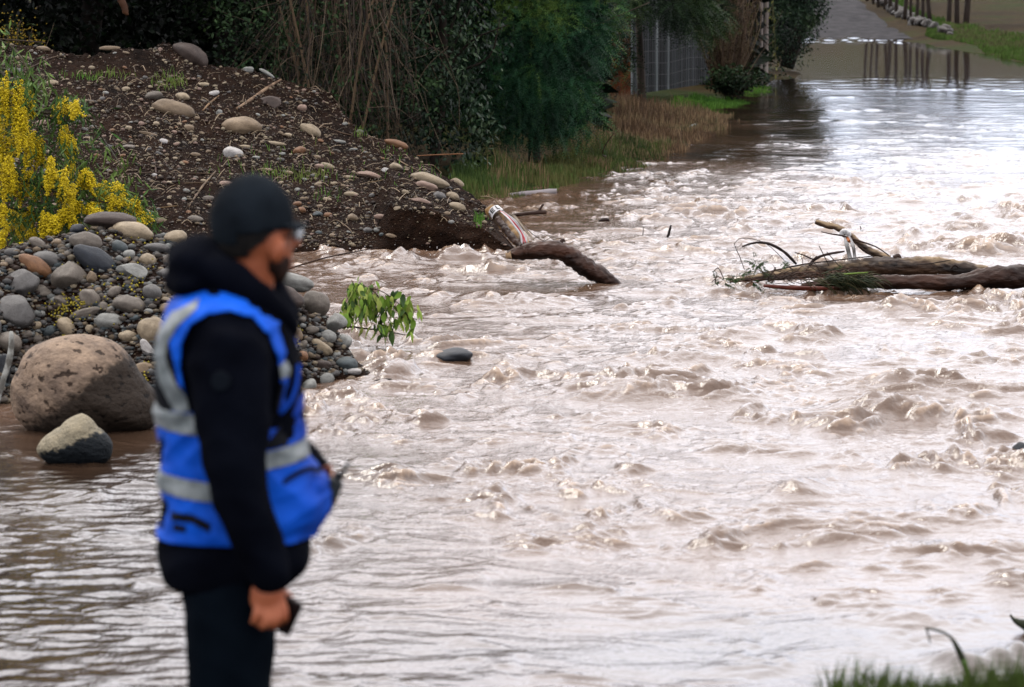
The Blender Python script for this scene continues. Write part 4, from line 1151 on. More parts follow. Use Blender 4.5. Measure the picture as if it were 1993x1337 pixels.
# ---- line of rubble stones along the road edge
k = 0
ed = empty('rubble_kerb', (11, 110, gz1(11, 110)), label='low line of rough grey stones along the right edge of the gravel road', cat='stone edging')
for D in np.linspace(96.2, 140, 95):
    for j in range(2):
        px = np.interp(D, [96.2, 100.5, 105, 112, 120, 130, 140], [1842, 1806, 1772, 1738, 1708, 1678, 1652]) + random.uniform(-9, 9)
        x0 = (px - CX) / FPX * D
        o = link('stone', random.choice(MED[7:]), ed); z0 = gz1(x0, D)
        o.location = Vector((x0, D + random.uniform(-.3, .3), z0 + .03 + j * .07)) - Vector(ed.location)
        s = random.uniform(.08, .19); o.scale = (s, s, s * .75); o.rotation_euler = (random.random(), random.random(), random.random() * 6)
        v = random.uniform(.55, 1.1); o.color = (.022 * v, .019 * v, .017 * v, 1)

# ---- grasses
def grass(name, label, pts, n, hmin, hmax, pal, seed, w=.008, mat=None, lean=.35, clumps=None):
    """blades of 2 tapering segments within a polygon strip given by (px,py) on the ground"""
    g = np.random.default_rng(seed)
    P = pts(n, g); n = len(P)
    a = g.uniform(0, 6.28, n); l = g.uniform(0, lean, n); h = g.uniform(hmin, hmax, n) * (.75 + .9 * fbm(P[:, 0] * 1.5, P[:, 1] * 1.2, 2, 213)) * ((.35 + .65 * sstep(-.12, .16, P[:, 2])) if hmin > .07 and 'foreground' not in name else 1)
    tip = np.stack([np.cos(a) * l * h, np.sin(a) * l * h, h], -1); midp = tip * np.array([.3, .3, .55])
    wd = np.stack([np.ones(n), g.uniform(-.4, .4, n), np.zeros(n)], -1) * w * .5
    V = np.stack([P - wd, P + wd, P + midp + wd * .8, P + midp - wd * .8, P + tip], 1).reshape(-1, 3)
    i = (np.arange(n) * 5)[:, None]
    F4 = i + np.array([[0, 1, 2, 3]]); F3 = i + np.array([[3, 2, 4]])
    c = np.repeat(tints(P, pal, g, 1.2, seed) * g.uniform(.6, 1.35, n)[:, None], 5, axis=0)
    o = link(name, mesh_from(name, V, [F4, F3], [mat or LEAF], False, c))
    return tag(o, label, 'grass', kind='stuff')
def strip(rows, zoff=0.0, inland=0):
    """rows: (px,py_top,py_bottom) -> scatter on ground between"""
    A = np.array(rows, float)
    def f(n, g):
        px = g.uniform(A[0, 0], A[-1, 0], n); t = np.interp(px, A[:, 0], A[:, 1]); b_ = np.interp(px, A[:, 0], A[:, 2])
        py = t + (b_ - t) * g.uniform(0, 1, n) ** .9
        D = FPX * CAM_H / (py + HOR) * .995
        x_ = (px - CX) / FPX * D
        x_ = x_ + .25 * fbm(x_ * .9, D * .4, 3, 210); D = D + 1.2 * fbm(x_ * .7 + 9, D * .3, 3, 211)
        z_ = ground_z(x_, D)
        k = (fbm(x_ * 1.1, D * .7, 3, 212) + .35 * np.clip(z_ / .15, -1.4, 1) > g.uniform(-.35, .10, n))
        return np.stack([x_, D, np.maximum(z_, -.16) + zoff], -1)[k]
    return f
DRY = [(.09, .050, .026), (.19, .11, .055), (.34, .23, .12), (.07, .085, .028)]
GG = [(.030, .055, .014), (.055, .10, .022), (.10, .16, .035), (.15, .15, .05)]
VG = [(.05, .14, .02), (.09, .22, .03), (.14, .30, .04)]
grass('grass', 'green bank grass at the foot of the wattle reaching into the water', strip([(900, 345, 392), (960, 340, 388), (1060, 318, 372), (1180, 290, 336), (1300, 280, 306)]), 16000, .12, .34, GG, 501, .010)
grass('dry_grass', 'dry orange brown grass on the bank in front of the fence', strip([(1120, 255, 318), (1200, 212, 330), (1300, 215, 308), (1380, 216, 268), (1425, 216, 236)]), 26000, .10, .32, DRY, 502, .011, STRAW)
grass('tall_dry_grass', 'tall straw coloured stems at the edge of the flooded bank', strip([(960, 350, 380), (1010, 345, 378), (1060, 345, 368)]), 150, .35, .62, DRY[1:3], 503, .008, STRAW, lean=.3)
grass('bright_grass', 'bright green grass tongue below the brown bush', strip([(1300, 212, 222), (1360, 196, 212), (1430, 190, 205), (1452, 192, 198)]), 5000, .10, .24, VG, 504, .014)
grass('bright_grass', 'bright green grass patch at the foot of the two poles', strip([(1440, 172, 184), (1490, 160, 180), (1560, 158, 166)]), 5000, .08, .20, VG, 505, .014)
grass('far_grass', 'green grass along the far shore right of the road', strip([(1800, 64, 74), (1880, 66, 84), (1940, 78, 108), (2060, 90, 130)]), 14000, .06, .16, [(.05, .09, .015), (.09, .17, .03), (.12, .12, .05)], 506, .02)
grass('far_grass', 'strip of green grass between road stones and the row of trunks', strip([(1650, -12, 2), (1700, 12, 20), (1760, 38, 50), (1830, 58, 72)]), 6000, .08, .2, [(.05, .10, .015), (.09, .17, .03)], 507, .02)
# grass sprigs on the mound
g = np.random.default_rng(510); P = []
for (a, b_, sx, sy, n_) in [(540, 340, 40, 6, 70), (600, 345, 30, 6, 70), (330, 160, 16, 8, 120), (190, 150, 30, 4, 90), (700, 262, 6, 3, 25), (640, 385, 30, 5, 20), (1012, 0, 0, 0, 0), (560, 330, 90, 30, 60), (770, 300, 30, 10, 30), (935, 432, 6, 6, 50), (830, 345, 60, 12, 30)]:
    for _ in range(n_):
        h_ = hit(g.normal(a, sx or 1), g.normal(b_, sy or 1), (BT1,))
        if h_: P.append(tuple(h_[0]))
P = np.array(P); grass('grass_sprigs', 'thin green grass sprigs sprouting from the dark soil of the mound', lambda n, g: P, 0, .04, .13, VG + [(.2, .25, .06)], 511, .006, lean=.7)
# foreground tuft lower right
def fg(n, g):
    x_ = g.normal(1.36, .30, n); y_ = g.uniform(10.2, 11.5, n); k = (x_ > .86) & (x_ < 2.2); x_, y_ = x_[k], y_[k]
    return np.stack([x_, y_, ground_z(x_, y_) - .02], -1)
grass('foreground_grass', 'blurred tuft of green grass in the lower right corner', fg, 6500, .08, .30, [(.035, .05, .012), (.06, .10, .015), (.11, .17, .025)], 520, .006, lean=.5)

# ---- small yellow bush on the left crest
g = np.random.default_rng(530)
def florets(P, r, col, g, name, parent, mat):
    """tiny pom-pom flowers"""
    n = len(P); rr = r * g.uniform(.7, 1.25, n)
    V = (P[:, None] + _o[None] * rr[:, None, None]).reshape(-1, 3); F_ = (OCT[1][None] + (np.arange(n) * 6)[:, None, None]).reshape(-1, 3)
    c = np.repeat(np.array(col)[None] * g.uniform(.6, 1.15, n)[:, None], 6, axis=0)
    return link(name, mesh_from(name, V, [F_], [mat], True, c), parent)
YEL = leaf_mat('yellow_floret', .2, .7, .2)
D = 41.5; b = (wx_(28, D), D, 1.2)
t = twig_bush('yellow_bush', 'small bush with yellow flowers on the skyline at the upper left', b, 60, .62, .45, BR, 531, STRAW, [(.02, .04, .01), (.04, .06, .012)], 700, (.06, .02))
P = g.normal(size=(420, 3)) * [.16, .12, .13] + [0, 0, .42]
florets(P, .010, (.55, .36, .02), g, 'flowers', t, YEL)['kind'] = 'stuff'

# ---- the big yellow-flowering wattle hanging over the pile
def yellow_wattle():
    g = np.random.default_rng(540); D0 = 26.3
    base = W(-70, 480, D0 + .6); base.z = .3
    t = empty('flowering_wattle', base, label='wattle branches heavy with yellow flower sprays hanging over the cobble pile', cat='flowering tree')
    off = np.array(base)
    m = MB()
    limbs = [[(-60, 60), (20, 90), (60, 150), (70, 205)], [(-40, 100), (30, 170), (60, 215), (160, 225), (200, 270), (240, 330), (280, 400)], [(-60, 250), (30, 225), (110, 235), (150, 300), (160, 380)],
             [(-60, 330), (40, 350), (130, 380), (230, 400), (290, 440)], [(-60, 60), (-10, 140), (10, 240), (20, 380)], [(-40, 400), (60, 410), (140, 430)]]
    br = []
    for L_ in limbs:
        q = smooth_pts([tuple(W(a, b_, D0 + g.uniform(-.3, .3))) for a, b_ in L_], 20); br.append(q)
        m.tube(q - off, np.linspace(.011, .003, 20), 5, (.6, .7, .4))
    m.tube(smooth_pts([tuple(base - Vector((0, 0, .4))), tuple(W(-90, 250, D0 + .5)), tuple(W(-60, 60, D0 + .3))], 10) - off, np.linspace(.05, .02, 10), 8)
    m.build('branch', BARK, t)
    # hanging flower sprays: (px, top py, bottom py, width px)
    SP_ = [(10, 130, 235, 34), (35, 140, 300, 30), (8, 220, 330, 26), (40, 205, 300, 26), (15, 300, 400, 36), (38, 318, 400, 30), (60, 240, 330, 20), (72, 252, 338, 24), (130, 180, 240, 22), (118, 188, 226, 14), (150, 190, 232, 18),
           (122, 238, 300, 20), (132, 262, 305, 20), (138, 300, 352, 22), (100, 300, 375, 26), (92, 330, 365, 16), (110, 340, 400, 26), (138, 350, 410, 26), (170, 320, 378, 24), (160, 330, 375, 18), (215, 370, 412, 24), (200, 350, 400, 20),
           (228, 352, 372, 14), (236, 365, 420, 12), (262, 380, 412, 16), (272, 395, 430, 14), (290, 412, 440, 10), (180, 385, 425, 26), (30, 400, 470, 34), (60, 395, 440, 30), (85, 410, 470, 34), (110, 405, 460, 38), (128, 400, 450, 34), (15, 430, 490, 30),
           (60, 440, 480, 26), (140, 420, 455, 24), (150, 382, 420, 22), (75, 350, 400, 20), (5, 380, 440, 22), (55, 160, 230, 18), (24, 255, 300, 24), (125, 320, 380, 14), (190, 400, 430, 22), (100, 440, 475, 26),
           (250, 392, 425, 14), (278, 420, 445, 10), (45, 470, 500, 24), (60, 330, 350, 16)]
    for (a, y0, y1, w_) in SP_:
        dd = D0 + g.uniform(-.45, .35); s = SC(dd); w_ = w_ * .80; n = int((y1 - y0) * w_ * .50) + 30
        nk = int(g.integers(4, 8)); ln = g.integers(nk, size=n)
        s0 = g.uniform(0, .45, nk)[ln]; s1 = g.uniform(.6, 1.12, nk)[ln]; xk = (g.normal(size=nk) * w_ * .38)[ln]; ph_ = g.uniform(0, 6, nk)[ln]; bend = (g.normal(size=nk) * 8)[ln]
        T = s0 + (s1 - s0) * g.uniform(0, 1, n) ** .85
        sx = xk * (.5 + .7 * T) + np.sin(T * 5 + ph_) * 2.2 + bend * T * T
        px = a + sx + g.normal(size=n) * (1.5 + 2.2 * np.sin(np.clip(T, 0, 1) * 3.1)); py = y0 + (y1 - y0) * T
        P = np.array([tuple(W(px[i], py[i], dd + g.normal() * .05)) for i in range(n)]) - off
        florets(P, .0062, (1.15, .86, .008), g, 'flower_spray', t, YEL)['kind'] = 'stuff'
    # leaves: long dark green drooping
    Q = []
    for q in br: Q.append(q[g.integers(2, 20, size=170)] + g.normal(size=(170, 3)) * .07)
    for (a, y0, y1, w_) in SP_:
        k = 38; Q.append(np.array([tuple(W(a + g.normal() * w_ * .7, y0 + g.uniform(-.2, .9) * (y1 - y0), D0 + g.uniform(-.2, .5))) for _ in range(k)]))
    P = np.vstack(Q)
    V, F_, c = leaves_np(P - off, .10, .016, g, .9, tints(P, [(.03, .07, .02), (.06, .14, .03), (.15, .24, .05)], g, 2), .35)
    link('leaves', mesh_from('leaves', V, [F_], [LEAF], False, c), t)
yellow_wattle()
# fallen yellow petals and dust on the stones below
g = np.random.default_rng(550); Q = []
for (a, b_, sx, sy, n_) in [(262, 545, 12, 22, 60), (150, 595, 28, 10, 90), (130, 615, 12, 14, 50), (285, 760, 6, 20, 40), (45, 700, 6, 6, 14), (265, 470, 30, 10, 24), (567, 655, 8, 12, 30), (300, 440, 20, 10, 40), (180, 560, 60, 60, 60)]:
    for _ in range(n_):
        h_ = hit(g.normal(a, sx), g.normal(b_, sy), (BT2,))
        if h_: Q.append(np.array(h_[0]) + np.array(h_[1]) * .03)
o = florets(np.array(Q), .007, (.50, .40, .02), g, 'fallen_petals', None, YEL)
tag(o, 'yellow flower dust fallen on the cobbles below the wattle', 'petals', kind='stuff')
# ============================================================ DRIFTWOOD
WOOD_WET = simple('wet_driftwood', (.020, .009, .006), (.075, .036, .022), scale=7, rough=.5, bump=1.0, bscale=22, stretch=(.45, 1.3, 1.3), spec=.12, tint=True, dist=.02)
WOOD_DRY = simple('dry_driftwood', (.16, .10, .055), (.42, .31, .20), scale=4, rough=.7, bump=.6, bscale=18, stretch=(.35, 1.6, 1.6), tint=True)
WOOD_UP = simple('weathered_upper_log', (.05, .030, .020), (.50, .35, .20), scale=4.5, rough=.65, bump=1.0, bscale=20, spec=.2, dist=.02, stretch=(.45, 1.5, 1.5), tint=True, lo=.42, hi=.6)
def limb(name, pts, D, mat, parent=None, c=(1, 1, 1), n=30, sides=14, rough=.12, seed=0, label=None, cat=None, group=None, under=None, ucut=-.1):
    P, r = pxline(pts, D, n)
    base = P[0].copy()
    m = MB(); m.tube(P - base, r, sides, c, rough=rough, seed=seed)
    if under is not None:      # underside tinted darker, its edge wandering along the log
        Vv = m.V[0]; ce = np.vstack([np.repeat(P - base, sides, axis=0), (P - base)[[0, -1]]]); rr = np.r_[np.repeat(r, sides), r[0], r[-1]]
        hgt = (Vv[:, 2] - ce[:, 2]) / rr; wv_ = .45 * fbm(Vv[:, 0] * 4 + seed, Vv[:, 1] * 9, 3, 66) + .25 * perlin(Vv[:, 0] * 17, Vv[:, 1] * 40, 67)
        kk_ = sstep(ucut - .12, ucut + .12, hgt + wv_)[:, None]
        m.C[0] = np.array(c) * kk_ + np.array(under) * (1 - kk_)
    o = m.build(name, mat)
    if parent is not None:
        o.parent = parent; o.location = Vector(base) - Vector(parent.location)
    else: o.location = base
    if label: tag(o, label, cat, group)
    return o
# ---- forked log in the middle
t = empty('forked_log', W(1195, 548, 30.9), label='dark forked log rising from the rapids with a golden stub leaning left', cat='log')
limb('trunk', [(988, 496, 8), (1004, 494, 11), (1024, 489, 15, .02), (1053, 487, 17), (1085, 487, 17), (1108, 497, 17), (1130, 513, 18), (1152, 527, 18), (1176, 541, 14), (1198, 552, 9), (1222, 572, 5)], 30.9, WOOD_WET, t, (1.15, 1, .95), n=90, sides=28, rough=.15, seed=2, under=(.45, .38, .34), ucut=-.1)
limb('stub', [(951, 402, 9, .5), (957, 409, 12.5, .5), (966, 418, 12.5, .45), (985, 440, 12.8, .35), (1004, 461, 13.5, .22), (1026, 484, 13, .1)], 31.0, simple('golden_stub_bark', (.050, .025, .010), (.34, .19, .06), scale=6, rough=.6, bump=.7, bscale=16, stretch=(1.6, 1, 1), lo=.4, hi=.62), t, n=50, sides=22, rough=.13, seed=5)
limb('bark_strip', [(968, 424, 4, .30), (984, 446, 6, .2), (1002, 468, 6, .08), (1016, 480, 4, 0)], 30.9, WOOD_WET, t, (.7, .6, .5), rough=.3, seed=6)
limb('knot', [(1090, 475, 5), (1096, 466, 3), (1099, 470, 1.5)], 30.95, WOOD_WET, t, n=6, sides=8)
limb('broken_end', [(984, 498, 5), (995, 496, 8)], 30.85, WOOD_DRY, t, (1.2, 1.1, 1), n=4, sides=8, rough=.5, seed=7)
for k, pts in enumerate([[(1030, 470, 1.2), (1050, 474, 1), (1075, 460, .6)], [(1045, 476, 1), (1060, 466, .8), (1052, 455, .5)], [(1020, 440, .8, .3), (1040, 458, .8), (1062, 472, .6)], [(975, 455, 1.2), (990, 470, 1.6), (1000, 484, 1)]]):
    limb('twig', pts, 31.0, WOOD_WET, t, n=8, sides=5)
# white bark flap and tape tied round the stub
def ribbon(name, pts, D, mats, parent=None, n=24, stripes=None, label=None, cat=None):
    """flat strip hanging in the view; pts (px,py,halfwidth_px,depth); stripes: material index across the strip (3 lanes)"""
    q = smooth_pts([(*W(p[0], p[1], D + p[3])[:], p[2] / SC(D)) for p in pts], n)
    P = q[:, :3]; T = np.gradient(P, axis=0); T /= np.linalg.norm(T, axis=1)[:, None]
    s = np.cross(T, np.array([0, 1.0, 0])); s /= np.linalg.norm(s, axis=1)[:, None]
    lanes = 6; k = np.linspace(-1, 1, lanes + 1)
    tw = .006 * np.sin(np.linspace(0, 9, n))
    V = P[:, None] + s[:, None] * (k[None, :, None] * q[:, 3][:, None, None]); V[:, :, 1] += tw[:, None] + .003 * np.sin(k * 5)[None]
    base = P[0].copy(); V = V.reshape(-1, 3) - base
    ii = np.arange(n - 1)[:, None] * (lanes + 1) + np.arange(lanes)[None]
    F_ = np.stack([ii, ii + 1, ii + lanes + 2, ii + lanes + 1], -1).reshape(-1, 4)
    mi = np.tile(np.array(stripes or [0] * lanes), n - 1)
    o = link(name, mesh_from(name, V, [F_], mats, True, None, mi))
    md = o.modifiers.new('thickness', 'SOLIDIFY'); md.thickness = .0015
    if parent is not None: o.parent = parent; o.location = Vector(base) - Vector(parent.location)
    else: o.location = base
    if label: tag(o, label, cat)
    return o
WHITE = simple('tape_white', (.78, .76, .76), (.85, .84, .84), rough=.35, bump=0); RED = simple('tape_red', (.62, .03, .05), (.75, .10, .12), rough=.35, bump=0); INK = simple('tape_ink', (.015, .015, .017), rough=.4, bump=0)
ribbon('bark_flap', [(992, 416, 1, .2), (1001, 421, 2.6, .2), (1014, 436, 1.8, .15), (1028, 454, 2.0, .1), (1040, 468, 1, .05)], 31.0, [simple('pale_bark', (.35, .27, .19), (.6, .52, .42), scale=12, rough=.7, bump=.3)], t)
tp = empty('barrier_tape', W(965, 415, 31.1), label='white and red barrier tape with black letters tied round the golden stub', cat='tape')
# the band: a short sleeve round the stub
c0 = W(966, 414, 31.42); ax = (W(985, 440, 31.35) - W(955, 406, 31.5)).normalized()
m = MB(); rb = 13.6 / SC(31.2)
m.tube([tuple(c0 - ax * .034 - Vector(tp.location)), tuple(c0 - Vector(tp.location)), tuple(c0 + ax * .034 - Vector(tp.location))], [rb * .95, rb, rb * 1.03], 20, caps=False)
o = m.build('band', WHITE, tp)
# lettering on the side of the band that faces the water
A = ax.cross(Vector((0, -1, 0))).normalized(); 
GL = {'P': [(0, 0, .22, 1), (.22, .8, .6, .2), (.22, .42, .6, .2), (.62, .5, .2, .4)], 'E': [(0, 0, .22, 1), (.22, .8, .6, .2), (.22, .4, .5, .2), (.22, 0, .6, .2)], 'L': [(0, 0, .22, 1), (.22, 0, .6, .22)]}
for k, chx in enumerate('PEL'):
    m = MB()
    for (gx_, gy_, gw, gh) in GL[chx]:
        for uu in np.linspace(0, 1, 3)[:-1]:
            a0 = (-1.15 + k * .78 + (gx_ + gw * uu) * .62); a1 = (-1.15 + k * .78 + (gx_ + gw * (uu + .5)) * .62)
            q = []
            for aa, hh_ in [(a0, gy_), (a1, gy_), (a1, gy_ + gh), (a0, gy_ + gh)]:
                dirv = A * math.sin(-aa) + Vector((0, -1, 0)) * math.cos(aa)
                dirv = (dirv - ax * dirv.dot(ax)).normalized()
                q.append(tuple(c0 + ax * ((.5 - hh_) * .042) + dirv * (rb * 1.01 + .004) - Vector(tp.location)))
            m.add(np.array(q), np.array([[0, 1, 2, 3]]))
    m.build('letter', INK, tp, smooth=False)
ribbon('tail', [(974, 410, 2, .1), (988, 420, 3, 0), (1001, 432, 5, -.05), (1012, 446, 4, -.05), (1020, 460, 4, -.08), (1024, 472, 3.5, -.1)], 30.95, [WHITE, RED], tp, stripes=[0, 1, 1, 0, 0, 0])
ribbon('tail', [(976, 412, 1.5, .1), (990, 424, 2.5, -.02), (1003, 440, 3, -.06), (1014, 456, 3, -.09), (1017, 474, 2.5, -.1)], 30.9, [WHITE, RED], tp, stripes=[0, 0, 0, 0, 1, 1])
# ---- log jam on the right
D = 30.4
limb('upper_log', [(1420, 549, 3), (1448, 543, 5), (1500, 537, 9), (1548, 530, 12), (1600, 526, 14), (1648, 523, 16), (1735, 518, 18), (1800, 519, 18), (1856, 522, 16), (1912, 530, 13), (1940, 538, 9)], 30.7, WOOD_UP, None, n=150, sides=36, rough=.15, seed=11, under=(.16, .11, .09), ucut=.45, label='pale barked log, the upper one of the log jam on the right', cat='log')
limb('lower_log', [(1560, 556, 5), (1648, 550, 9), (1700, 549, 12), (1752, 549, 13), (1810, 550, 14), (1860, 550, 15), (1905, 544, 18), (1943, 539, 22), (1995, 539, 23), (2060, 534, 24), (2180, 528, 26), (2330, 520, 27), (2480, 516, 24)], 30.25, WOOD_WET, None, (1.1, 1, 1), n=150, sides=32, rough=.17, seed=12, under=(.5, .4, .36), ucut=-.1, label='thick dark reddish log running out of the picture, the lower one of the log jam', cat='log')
limb('red_pole', [(1486, 556, 3), (1540, 560, 4.5), (1600, 562, 4.5), (1650, 561, 3)], 30.1, WOOD_WET, None, (2.2, .9, .7), n=16, sides=8, seed=13, label='thin red brown pole awash along the front of the log jam', cat='log')
t = empty('snag_branch', W(1728, 503, 30.9), label='upright broken branch leaning left over the upper log', cat='branch')
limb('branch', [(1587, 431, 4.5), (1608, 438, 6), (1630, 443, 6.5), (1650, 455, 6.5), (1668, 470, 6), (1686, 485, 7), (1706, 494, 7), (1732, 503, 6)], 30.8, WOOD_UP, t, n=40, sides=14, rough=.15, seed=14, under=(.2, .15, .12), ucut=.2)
limb('side_twig', [(1598, 451, 1), (1616, 455, 1.4), (1640, 459, 1.8), (1682, 472, 1.8), (1708, 482, 1.5), (1730, 497, 1.2)], 30.6, WOOD_WET, t, n=18, sides=6)
limb('side_twig', [(1640, 460, 1.2), (1668, 476, 1.2), (1700, 500, .9)], 30.6, WOOD_WET, t, n=10, sides=5)
limb('stump_knob', [(1740, 502, 5), (1748, 497, 4), (1753, 503, 3)], 30.7, WOOD_WET, t, n=6, sides=8, rough=.3)
tp = empty('white_tape', W(1644, 452, 30.7), label='white tape knotted round the upright branch, ends trailing to the logs', cat='tape')
limb('knot', [(1637, 458, 4), (1641, 450, 6.5), (1648, 452, 7), (1654, 460, 4)], 30.72, WHITE, tp, n=12, sides=10, rough=.4, seed=3)
CL = simple('dirty_tape', (.45, .43, .40), (.75, .74, .74), scale=9, rough=.3, bump=.2)
ORG = simple('tape_orange', (.55, .12, .03), (.6, .2, .06), rough=.4, bump=0)
ribbon('tail', [(1645, 458, 2.5, 0), (1648, 475, 4, -.02), (1652, 492, 4, 0), (1656, 507, 4.5, 0)], 30.6, [CL], tp)
ribbon('tail', [(1652, 460, 2.5, 0), (1660, 478, 3.5, -.03), (1663, 494, 3, 0), (1664, 506, 4, 0)], 30.55, [CL], tp)
ribbon('scrap', [(1649, 461, 2, -.02), (1652, 468, 3, -.03), (1655, 472, 1.5, -.02)], 30.5, [ORG], tp)
limb('arched_branch', [(1444, 480, 1.4), (1458, 475, 2), (1474, 472, 2.4), (1490, 473, 2.8), (1508, 479, 3), (1526, 490, 3), (1540, 503, 3), (1550, 514, 2.4)], 30.5, WOOD_WET, None, (.4, .35, .3), n=26, sides=7, label='black branch arching over the left end of the log jam', cat='branch')
limb('bent_branch', [(1576, 518, 3), (1582, 508, 3.4), (1594, 500, 3), (1614, 494, 2.6), (1632, 491, 2.4), (1644, 489, 1.6)], 30.5, WOOD_WET, None, (.6, .55, .6), n=20, sides=7, label='bent dark branch forking up from the upper log left of the white tape', cat='branch')
tw = empty('twig_tangle', W(1560, 540, 30.4), label='tangle of fine twigs caught on the left half of the log jam', cat='twigs')
g = np.random.default_rng(620)
fixed = [[(1449, 525, .8), (1440, 500, .8), (1429, 474, .8), (1437, 465, .7), (1460, 464, .7), (1490, 474, .7), (1520, 500, .8), (1548, 535, .8)], [(1547, 491, 1), (1565, 497, 1.3), (1582, 504, 1.5), (1590, 498, 1)], [(1594, 478, .8), (1604, 498, .9), (1614, 518, .8)],
         [(1609, 490, .8), (1622, 505, .9), (1634, 518, .8)], [(1500, 528, 1.2), (1560, 515, 1.4), (1640, 505, 1.2), (1700, 498, 1)], [(1490, 546, 1.4), (1504, 530, 1.4), (1510, 520, 1)], [(1558, 495, .7), (1562, 508, .8), (1563, 520, .7)],
         [(1590, 530, 1), (1600, 545, 1.2), (1610, 558, 1)], [(1395, 535, 1.2), (1392, 548, 1.4), (1398, 556, 1)], [(1388, 530, .7), (1398, 522, .9), (1410, 545, .9)], [(1676, 450, .6), (1674, 440, .6), (1677, 446, .5)], [(1660, 550, 1), (1640, 535, 1), (1628, 548, .9), (1640, 560, .8)],
         [(1780, 515, 1), (1815, 512, 1.2), (1850, 506, 1)], [(1850, 522, 2), (1858, 516, 2.5), (1866, 520, 2)]]
for pts in fixed: limb('twig', pts, 30.45, WOOD_WET, tw, (.55, .5, .45), n=16, sides=5)
m = MB(); off = np.array(tw.location)
for k in range(170):
    a = g.normal(1580, 70); b_ = g.normal(540, 7); an = g.uniform(-.9, .9) + (math.pi if g.random() < .5 else 0); l = g.uniform(10, 46)
    if a < 1385 or a > 1720: continue
    P, r = pxline([(a, b_, .8), (a + math.cos(an) * l * .5, b_ - abs(math.sin(an)) * l * .4, .7), (a + math.cos(an) * l, b_ + g.normal() * 6, .4)], 30.3 + g.normal() * .1, 7)
    m.tube(P - off, r, 4, np.array((.9, .75, .55)) * g.uniform(.5, 2.2), caps=False)
m.build('fine_twigs', WOOD_WET, tw)['kind'] = 'stuff'
# leaves caught on the jam
lv = empty('caught_leaves', W(1480, 530, 30.3), label='green fern like leaves and grass snagged on the left of the log jam', cat='leaves')
off = np.array(lv.location)
def frond(cx, cy, D, ang, L_, n, parent, pal, g, name='frond', w=.35, off=None):
    VV = []; n0 = 0; m = MB()
    base = W(cx, cy, D); s = 1 / SC(D)
    d = np.array([math.cos(ang), 0, math.sin(ang)]); per = np.array([-d[2], 0, d[0]])
    for k in range(n):
        u_ = (k + .5) / n; p = np.array(base) + d * L_ * s * u_ + np.array([0, -.01, -u_ * u_ * L_ * s * .25])
        for sg in (-1, 1):
            e = (d * .5 + per * sg) ; e /= np.linalg.norm(e); e[1] += g.normal() * .3; e[2] -= .35
            ll = L_ * s * w * (1.1 - .6 * u_) * g.uniform(.8, 1.2); wd = np.cross(e, [0, 1, 0]) * ll * .16
            m.add(np.array([p, p + e * ll * .5 + wd, p + e * ll, p + e * ll * .5 - wd]) - off, np.array([[0, 1, 2], [0, 2, 3]]), np.array(pal[g.integers(len(pal))]) * g.uniform(.7, 1.3))
    return m.build(name, LEAF, parent, smooth=False)
g = np.random.default_rng(621)
LP = [(.03, .055, .02), (.05, .09, .035), (.09, .13, .06)]
for (a, b_, an, l) in [(1472, 512, 2.6, 26), (1474, 512, .5, 22), (1472, 514, -2.0, 22), (1478, 512, -1.0, 24), (1470, 500, 1.8, 14), (1462, 522, -2.6, 20), (1484, 525, -.4, 24), (1430, 540, 2.9, 24), (1424, 542, .3, 26), (1440, 536, .8, 18), (1400, 545, 3.5, 16), (1395, 540, 1.9, 20),
                      (1466, 546, -.6, 26), (1490, 548, -.3, 24), (1520, 520, .9, 22), (1535, 518, 2.2, 18), (1410, 548, -.3, 22), (1625, 525, .9, 16), (1640, 522, 2.0, 14)]:
    frond(a, b_, 30.3 + g.normal() * .05, an, l, 8, lv, LP, g, off=off)
# matted grass
m = MB()
for k in range(330):
    a = g.normal(1640, 26); b_ = g.normal(544, 6); an = g.normal(-.25, .35); l = g.uniform(14, 44)
    P, r = pxline([(a, b_, .9), (a + math.cos(an) * l * .5, b_ - math.sin(an) * l * .5 - 2, .9), (a + math.cos(an) * l, b_ - math.sin(an) * l + 5, .3)], 30.05 + g.normal() * .05, 5)
    m.tube(P - off, r, 3, np.array([(.05, .065, .02), (.09, .08, .035), (.03, .045, .018)][g.integers(3)]) * g.uniform(.6, 1.3), caps=False)
P, r = pxline([(1640, 534, 1.6), (1668, 532, 1.8), (1690, 530, 1)], 29.95, 6); m.tube(P - off, r, 4, (.18, .28, .05))
m.build('matted_grass', LEAF, lv)['kind'] = 'stuff'
# ---- other bits in the water
limb('sunken_pole', [(985, 381, 4), (1010, 378, 5), (1040, 376, 6), (1066, 374, 6.5), (1084, 372, 5)], G(1035, 380).y, simple('lilac_grey_wood', (.22, .19, .19), (.40, .36, .37), scale=4, rough=.6, bump=.3), None, n=20, sides=10, rough=.06, label='pale lilac grey pole lying in the shallows below the green grass', cat='log')
t = empty('dark_stick', W(1000, 417, G(1030, 420).y), label='dark stick with an upright fork lying in the water behind the golden stub', cat='branch')
Dk = G(1030, 420).y
limb('stem', [(990, 420, 3), (1010, 417, 3.6), (1035, 414, 4), (1050, 413, 4.5), (1064, 413, 4)], Dk, WOOD_WET, t, n=16, sides=8); limb('fork', [(1048, 412, 3), (1053, 404, 2.4), (1058, 397, 2)], Dk, WOOD_WET, t, n=8, sides=6)
limb('dry_straw', [(935, 382, .9), (955, 384, 1), (968, 393, 1.1), (978, 409, 1)], 33.5, STRAW, None, (.3, .22, .13), n=14, sides=5, label='thin dry stem curving down from the bank tip over the golden stub', cat='twig')
limb('black_debris', [(1165, 431, 1.5), (1173, 428, 4), (1182, 428, 4), (1186, 430, 2)], G(1176, 432).y, WOOD_WET, None, (.4, .3, .3), n=8, sides=7, rough=.4, label='small black lump of debris in the water beyond the forked log', cat='debris')
